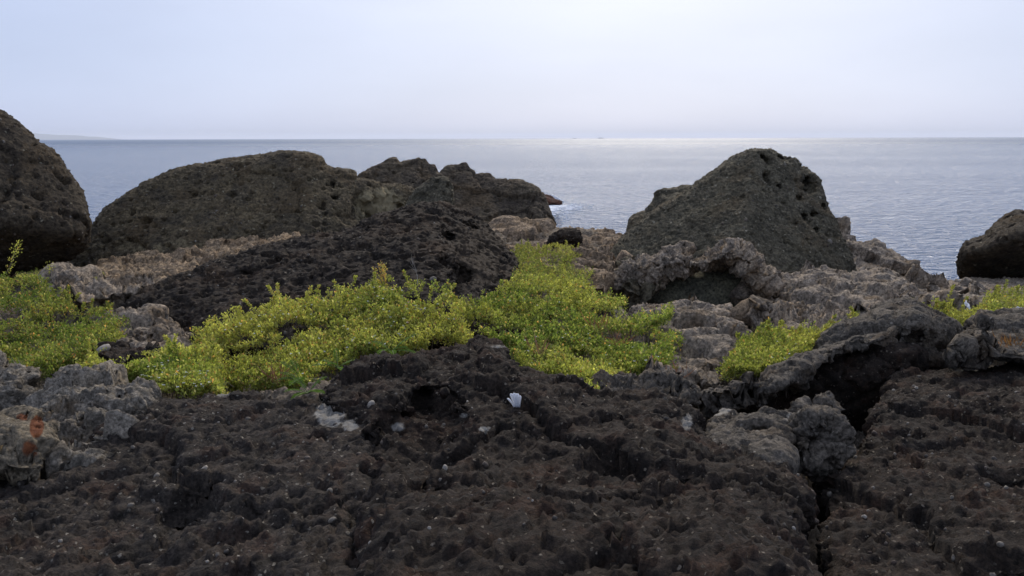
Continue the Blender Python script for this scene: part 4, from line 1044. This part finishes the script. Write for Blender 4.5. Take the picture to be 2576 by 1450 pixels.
# dry grass
def tuft(label, base, seed, n=40, ln=.3, colr=(.20, .095, .05), spread=.6):
    r = np.random.default_rng(seed)
    p0 = at(*base)
    tm = np.array([(-.03, 0, 0), (-.025, .5, .08), (0, 1, .3), (.025, .5, .08)])
    D = r.normal(size=(n, 3)) * np.array([spread, spread, .3]); D[:, 2] = np.abs(D[:, 2]) + .6
    P = r.normal(size=(n, 3)) * np.array([.05, .05, .01]); P[:, 2] -= .03
    L = ln * r.uniform(.5, 1.2, n)
    c = np.array([colr]) * r.uniform(.6, 1.5, (n, 1)) * (1 + r.normal(size=(n, 3)) * .06)
    root = bpy.data.objects.new('dry_grass_tuft', None); col.objects.link(root); root.location = p0
    tag(root, label, 'grass', 'dry grass tufts')
    o = link('blades', leaves_mesh('blades', P, D, L, c, tm), M['straw'], root); tag(o, kind='stuff')
tuft('red brown dead grass in the lower middle of the dense shrub', (1560, 860, 7.2), 51, 26, .2)
tuft('dead grass tuft at the left end of the dense shrub', (1355, 885, 6.7), 52, 24, .2, (.28, .17, .09))
tuft('upright dead grass standing in the dense shrub', (1505, 825, 7.6), 53, 18, .2)
tuft('small reddish grass tuft beside the bright low shrub', (1660, 985, 6.0), 54, 26, .16)
tuft('reddish grass tuft on the rock below the dense shrub', (1600, 958, 5.9), 55, 26, .14)
tuft('bushy brown grass tuft on the tilted slab at the right edge', (2545, 885, 6.6), 56, 160, .20, (.24, .12, .04), .8)
tuft('red brown grass among the low creeping shrub', (690, 955, 6.0), 57, 26, .2)
tuft('brown grass at the lower right foot of the dense shrub', (1700, 945, 6.5), 58, 30, .16)
tuft('pale dead grass above the porous boulder', (240, 935, 6.0), 59, 20, .12, (.34, .26, .14))

# bare twigs
def bare(label, base, seed, h=.3):
    r = np.random.default_rng(seed)
    p0 = at(*base)
    root = bpy.data.objects.new('bare_twig', None); col.objects.link(root); root.location = p0
    tag(root, label, 'twig')
    def grow(p, d, ln, rad, lev):
        pts = [p + d * ln * a + np.array([math.sin(a * 4 + lev) * ln * .05, 0, 0]) for a in np.linspace(0, 1, 5)]
        link('branch', tubes_mesh('branch', [np.array(pts)], [rad], 4), M['pale_bark'], root)
        if lev < 2:
            for q in range(3):
                e = d + np.array([r.normal() * .5, r.normal() * .3, r.uniform(0, .3)]); e /= np.linalg.norm(e)
                grow(pts[2 + q % 3], e, ln * r.uniform(.5, .75), rad * .6, lev + 1)
    grow(np.zeros(3), np.array([-.1, 0, 1.]), h * .55, .005, 0)
M['pale_bark'] = plain_mat('pale_bark', (.34, .30, .26), .8, 60)
bare('bare pale twig above the broad shrub against the black ridge', (1050, 715, 8.8), 61, .34)
bare('pale dead twigs hanging at the left shrub\'s foot', (60, 965, 6.1), 62, .2)

# ------------------------------------------------------------------ litter and pebbles
def pebble_mesh(seed):
    r = np.random.default_rng(seed)
    bm = bmesh.new(); bmesh.ops.create_icosphere(bm, subdivisions=2, radius=1)
    ax = np.array([1.0, r.uniform(.65, .95), r.uniform(.5, .75)])
    for v in bm.verts:
        c = np.array(v.co); k = 1 + (vnoise(c[None] * 1.7 + seed, seed)[0] - .5) * .5
        v.co = c * k * ax
    me = bpy.data.meshes.new('pebble'); bm.to_mesh(me); bm.free()
    me.polygons.foreach_set('use_smooth', np.ones(len(me.polygons), bool))
    return me
PEB = []
for q, (cc) in enumerate([(.15, .13, .105), (.11, .085, .065), (.07, .06, .05), (.26, .23, .19), (.06, .042, .032)]):
    m_ = plain_mat('pebble_stone_%s' % 'abcde'[q], cc, .75, 90)
    for s_ in range(2):
        me = pebble_mesh(q * 7 + s_); me.materials.append(m_); PEB.append(me)
def pebbles(host, n, size, seed, box=None):
    r = np.random.default_rng(seed)
    me = host.data
    nf = len(me.polygons)
    cen = np.empty(nf * 3, np.float32); me.polygons.foreach_get('center', cen); cen = cen.reshape(-1, 3)
    nor = np.empty(nf * 3, np.float32); me.polygons.foreach_get('normal', nor); nor = nor.reshape(-1, 3)
    W = cen + np.array(host.location)
    view = -W / np.linalg.norm(W, axis=1, keepdims=True)
    px, py = proj(W[:, 0], W[:, 1], W[:, 2])
    ok = ((view * nor).sum(1) > .15) & (px > -20) & (px < PW + 20) & (py < PH + 20)
    if box: ok &= (px > box[0]) & (px < box[2]) & (py > box[1]) & (py < box[3])
    ids = np.flatnonzero(ok)
    if not len(ids): return
    for f in r.choice(ids, min(n, len(ids)), replace=False):
        s = size * r.lognormal(0, .4) * .42
        o = bpy.data.objects.new('pebble', PEB[r.choice(len(PEB), p=np.array([.16, .16, .12, .12, .1, .1, .05, .05, .07, .07]))])
        col.objects.link(o); o.parent = host
        o.location = cen[f] - nor[f] * s * .15
        o.rotation_euler = (r.uniform(0, 6), r.uniform(0, 6), r.uniform(0, 6))
        o.scale = (s, s, s)
pebbles(ROCKS['nearJ'], 240, .020, 71)
pebbles(ROCKS['nearK'], 200, .022, 72)
pebbles(ROCKS['darkR'], 200, .026, 73)
pebbles(ROCKS['ridge'], 160, .030, 74)
pebbles(ROCKS['pyramid'], 130, .045, 75)
pebbles(ROCKS['long'], 130, .045, 76)
pebbles(ROCKS['leftA'], 60, .05, 77)
pebbles(ROCKS['slabR'], 60, .03, 78)
pebbles(ROCKS['stackR'], 20, .06, 79)

# loose rubble in the joints between the boulders
def rubble():
    r = np.random.default_rng(91)
    me = ground.data; n = len(me.vertices)
    V = np.empty(n * 3, np.float32); me.vertices.foreach_get('co', V); V = V.reshape(-1, 3)
    px, py = proj(V[:, 0], V[:, 1], V[:, 2])
    ids = np.flatnonzero((V[:, 1] > 5) & (V[:, 1] < 20) & (px > -50) & (px < PW + 50))
    P = V[r.choice(ids, 2600)] + r.normal(size=(2600, 3)) * np.array([.03, .03, .01])
    bm = bmesh.new(); bmesh.ops.create_icosphere(bm, subdivisions=1, radius=1)
    tv = np.array([v.co[:] for v in bm.verts]); tf = np.array([[v.index for v in f.verts] for f in bm.faces]); bm.free()
    k = len(tv)
    S = np.clip(r.lognormal(-3.5, .5, (len(P), 1, 1)), .012, .10)
    W = tv[None] * S * r.uniform(.6, 1.15, (len(P), k, 1)) * r.uniform(.6, 1.2, (len(P), 1, 3)) + P[:, None, :]
    F = (tf[None] + (np.arange(len(P)) * k)[:, None, None]).reshape(-1, 3)
    o = link('rubble', mesh_np('rubble', W.reshape(-1, 3), F, False), M['lime']); tag(o, 'loose broken limestone rubble between the rocks', None, kind='stuff')
rubble()

# folded white plastic stuck in the crusted boulder
def plastic():
    m, t, b, out = new_mat('white_plastic')
    b.inputs['Base Color'].default_value = (.82, .84, .88, 1); b.inputs['Roughness'].default_value = .35
    tr = t.n('ShaderNodeBsdfTranslucent'); tr.inputs['Color'].default_value = (.85, .87, .92, 1)
    mx = t.n('ShaderNodeMixShader'); mx.inputs[0].default_value = .35
    t.l(b.outputs[0], mx.inputs[1]); t.l(tr.outputs[0], mx.inputs[2]); t.l(mx.outputs[0], out.inputs['Surface'])
    return m
M['plastic'] = plastic()
def on_rock(px, py, host, back=0.0):
    """the nearest point of a boulder seen at a photo position"""
    o = np.zeros(3); d = np.array(ray(px, py)); d /= np.linalg.norm(d)
    inv = host.matrix_world.inverted()
    hit, loc, nor, idx = host.ray_cast(inv @ Vector(o), (inv.to_3x3() @ Vector(d)).normalized())
    return np.array(host.matrix_world @ loc) if hit else at(px, py, 5.0)
bpy.context.view_layer.update()
def wrapper():
    p0 = on_rock(1300, 1012, ROCKS['nearJ'])
    sc = p0[1] / FP
    root = bpy.data.objects.new('plastic_wrapper', None); col.objects.link(root); root.location = p0
    tag(root, 'crumpled white plastic wrapper stuck in the crusted boulder', 'litter')
    lobes = [(-24, 28, 9), (-15, 40, 12), (-7, 42, 12), (1, 40, 12), (8, 35, 10)]
    for q, (dx, h, w) in enumerate(lobes):
        n, k = 10, 7
        V = []
        for i in range(n):
            a = i / (n - 1)
            cx = (dx * a ** 1.2 + (q - 2) * 3.4 * (1 - a)) * sc
            ww = w * sc * (.55 + .45 * a) * (1 if a < .8 else math.sqrt(max(.05, 1 - ((a - .8) / .2) ** 2 * .9)))
            for j in range(k):
                b = j / (k - 1) - .5
                V.append((cx + b * ww, -.045 - .02 * a - math.cos(b * math.pi) * .010 + (q % 2) * .004, (h * a - 7) * sc))
        i = np.arange(n * k).reshape(n, k)
        Q = np.stack([i[:-1, :-1], i[:-1, 1:], i[1:, 1:], i[1:, :-1]], -1).reshape(-1, 4)
        o = link('fold', mesh_np('fold', np.array(V), Q), M['plastic'], root)
        so = o.modifiers.new('t', 'SOLIDIFY'); so.thickness = .0012
wrapper()
def scrap(label, a, b, w, seed, host=None):
    """a crumpled strip of litter between two photo positions"""
    r = np.random.default_rng(seed)
    p, q = at(*a), at(*b)
    n, k = 9, 5
    e = q - p; up = np.array([0, -.4, .9]); V = []
    for i in range(n):
        for j in range(k):
            t_ = i / (n - 1); s_ = j / (k - 1) - .5
            V.append(p + e * t_ + up * w * s_ * (1 - .4 * t_) + r.normal(size=3) * w * .08)
    i = np.arange(n * k).reshape(n, k)
    Q = np.stack([i[:-1, :-1], i[:-1, 1:], i[1:, 1:], i[1:, :-1]], -1).reshape(-1, 4)
    V = np.array(V)
    o = link('plastic_scrap', mesh_np('plastic_scrap', V - p, Q, False), M['plastic'], loc=p)
    so = o.modifiers.new('t', 'SOLIDIFY'); so.thickness = .004
    tag(o, label, 'litter')
scrap('white plastic scrap leaning by the yellow green shrub strip', (2428, 760, 9.3), (2440, 776, 9.1), .06, 81)
scrap('white and blue plastic strip at the right edge on the slab', (2553, 777, 8.2), (2600, 782, 8.2), .05, 82)
def loose(label, px, py, d, size, mesh, name='loose_stone'):
    o = bpy.data.objects.new(name, mesh); col.objects.link(o)
    o.location = at(px, py, d); o.scale = (size,) * 3; o.rotation_euler = (.3, .2, px)
    tag(o, label, 'stone'); return o
loose('small white stone on the flat slab by the edge boulder', 2418, 709, 13.8, .06, PEB[6])
loose('pale stone wedged between the left shrub and the black slab', 262, 878, 7.2, .07, PEB[7])

# ------------------------------------------------------------------ surf at the red rock
M['foam'] = plain_mat('sea_foam', (.86, .88, .90), .6)
def blobs(name, label, P, S, cat):
    bm = bmesh.new(); bmesh.ops.create_icosphere(bm, subdivisions=1, radius=1)
    tv = np.array([v.co[:] for v in bm.verts]); tf = np.array([[v.index for v in f.verts] for f in bm.faces]); bm.free()
    V = (tv[None] * S[:, None, :] + P[:, None, :]).reshape(-1, 3)
    F = (tf[None] + (np.arange(len(P)) * len(tv))[:, None, None]).reshape(-1, 3)
    o = link(name, mesh_np(name, V, F), M['foam']); tag(o, label, cat, kind='stuff')
r_ = np.random.default_rng(5)
n_ = 260
k_ = r_.random(n_)
sx = 1388 + k_ * 26 + r_.normal(size=n_) * 2.5; hgt_ = (1 - k_) ** .8 * 11 * r_.random(n_) ** .7
blobs('spray', 'white spray thrown up where a wave breaks on the red rock', at(sx, 503 + k_ * 6 - hgt_, np.full(n_, 87.0)), np.repeat(r_.uniform(.04, .13, (n_, 1)), 3, 1), 'spray')
n_ = 420
fx = 1376 + np.abs(r_.normal(size=n_)) * 45; fy = 516 + r_.exponential(9, n_)
fy = np.where(fx > 1430, 522 + r_.normal(size=n_) * 5, fy)
rx_, ry_, rz_ = ray(fx, fy); kk_ = SEA_Z / rz_
blobs('foam', 'white foam streaks on the water around the red rock', np.stack([rx_ * kk_, ry_ * kk_, np.full(n_, SEA_Z)], -1), np.stack([r_.uniform(.08, .4, n_), r_.uniform(.06, .22, n_), np.full(n_, .03)], -1), 'foam')

# ------------------------------------------------------------------ headland and ships
def headland():
    d = 22000.0
    prof = [(-300, 322), (-100, 330), (60, 337), (85, 336), (120, 338), (150, 341), (185, 340), (215, 343), (240, 344), (265, 347), (290, 350), (315, 352.5)]
    xs = np.linspace(-300, 315, 140)
    ys = np.interp(xs, [p[0] for p in prof], [p[1] for p in prof])
    n, k = len(xs), 12
    V = np.zeros((n, k, 3))
    for j in range(k):
        a = j / (k - 1)
        p = at(xs, ys, np.full(n, d))
        hz = np.maximum(p[:, 2] - SEA_Z, 0) * math.sin(a * math.pi)
        rel = fbm(np.stack([xs * .05, np.full(n, a * 4), xs * 0], -1), 4, 3)
        V[:, j, 0] = p[:, 0]; V[:, j, 1] = d - 900 + 1800 * a; V[:, j, 2] = SEA_Z - 40 + (hz + 40 * math.sin(a * math.pi)) * (.88 + .24 * rel)
    i = np.arange(n * k).reshape(n, k)
    Q = np.stack([i[:-1, :-1], i[1:, :-1], i[1:, 1:], i[:-1, 1:]], -1).reshape(-1, 4)
    m = plain_mat('wooded_headland', (.07, .085, .05), .9, .01)
    o = link('headland', mesh_np('headland', V.reshape(-1, 3), Q), m); tag(o, 'low hazy headland on the horizon at the left', None, kind='structure')
headland()
M['hull'] = plain_mat('ship_grey', (.16, .17, .2), .6); M['super'] = plain_mat('ship_white', (.5, .5, .5), .6)
def ship(label, px, ln, seed):
    d = 9300.0
    x = float(at(px, 348, d)[0])
    root = bpy.data.objects.new('cargo_ship', None); col.objects.link(root); root.location = (x, d, SEA_Z); tag(root, label, 'ship', 'ships on the horizon')
    def prism(name, pts, w, m):
        n = len(pts); V = [(p[0] * ln, -w, p[1] * ln) for p in pts] + [(p[0] * ln, w, p[1] * ln) for p in pts]
        me = bpy.data.meshes.new(name); me.from_pydata(V, [], [list(range(n)), list(range(2 * n - 1, n - 1, -1))] + [[i, i + n, (i + 1) % n + n, (i + 1) % n] for i in range(n)])
        link(name, me, m, root)
    prism('hull', [(-.5, -.01), (.46, -.01), (.52, .09), (-.5, .08)], ln * .08, M['hull'])
    prism('bridge', [(-.45, .08), (-.25, .08), (-.27, .24), (-.43, .24)], ln * .06, M['super'])
    prism('deck_cargo', [(-.2, .085), (.35, .085), (.35, .14), (-.2, .14)], ln * .06, M['hull'])
    prism('funnel', [(-.42, .24), (-.36, .24), (-.37, .32), (-.41, .32)], ln * .02, M['hull'])
ship('small grey ship on the horizon, the left one', 1446, 42, 1)
ship('small grey ship on the horizon, the right one', 1512, 62, 2)

# ------------------------------------------------------------------ haze over the sea
def haze():
    V = [(x, y, z) for x in (-60000, 60000) for y in (-300, 50000) for z in (-16, 130)]
    F = [(0, 1, 3, 2), (4, 6, 7, 5), (0, 4, 5, 1), (2, 3, 7, 6), (0, 2, 6, 4), (1, 5, 7, 3)]
    me = bpy.data.meshes.new('haze'); me.from_pydata(V, [], F)
    m = bpy.data.materials.new('sea_haze'); m.use_nodes = True; m.node_tree.nodes.clear(); t = NT(m.node_tree)
    out = t.n('ShaderNodeOutputMaterial'); v = t.n('ShaderNodeVolumePrincipled')
    v.inputs['Color'].default_value = (.89, .91, .95, 1); v.inputs['Density'].default_value = 0.6e-4; v.inputs['Anisotropy'].default_value = .2
    t.l(v.outputs[0], out.inputs['Volume'])
    o = link('haze', me, m); tag(o, 'pale sea haze fading the horizon', None, kind='stuff')
haze()
print('ALL TRIS', TRI[0])
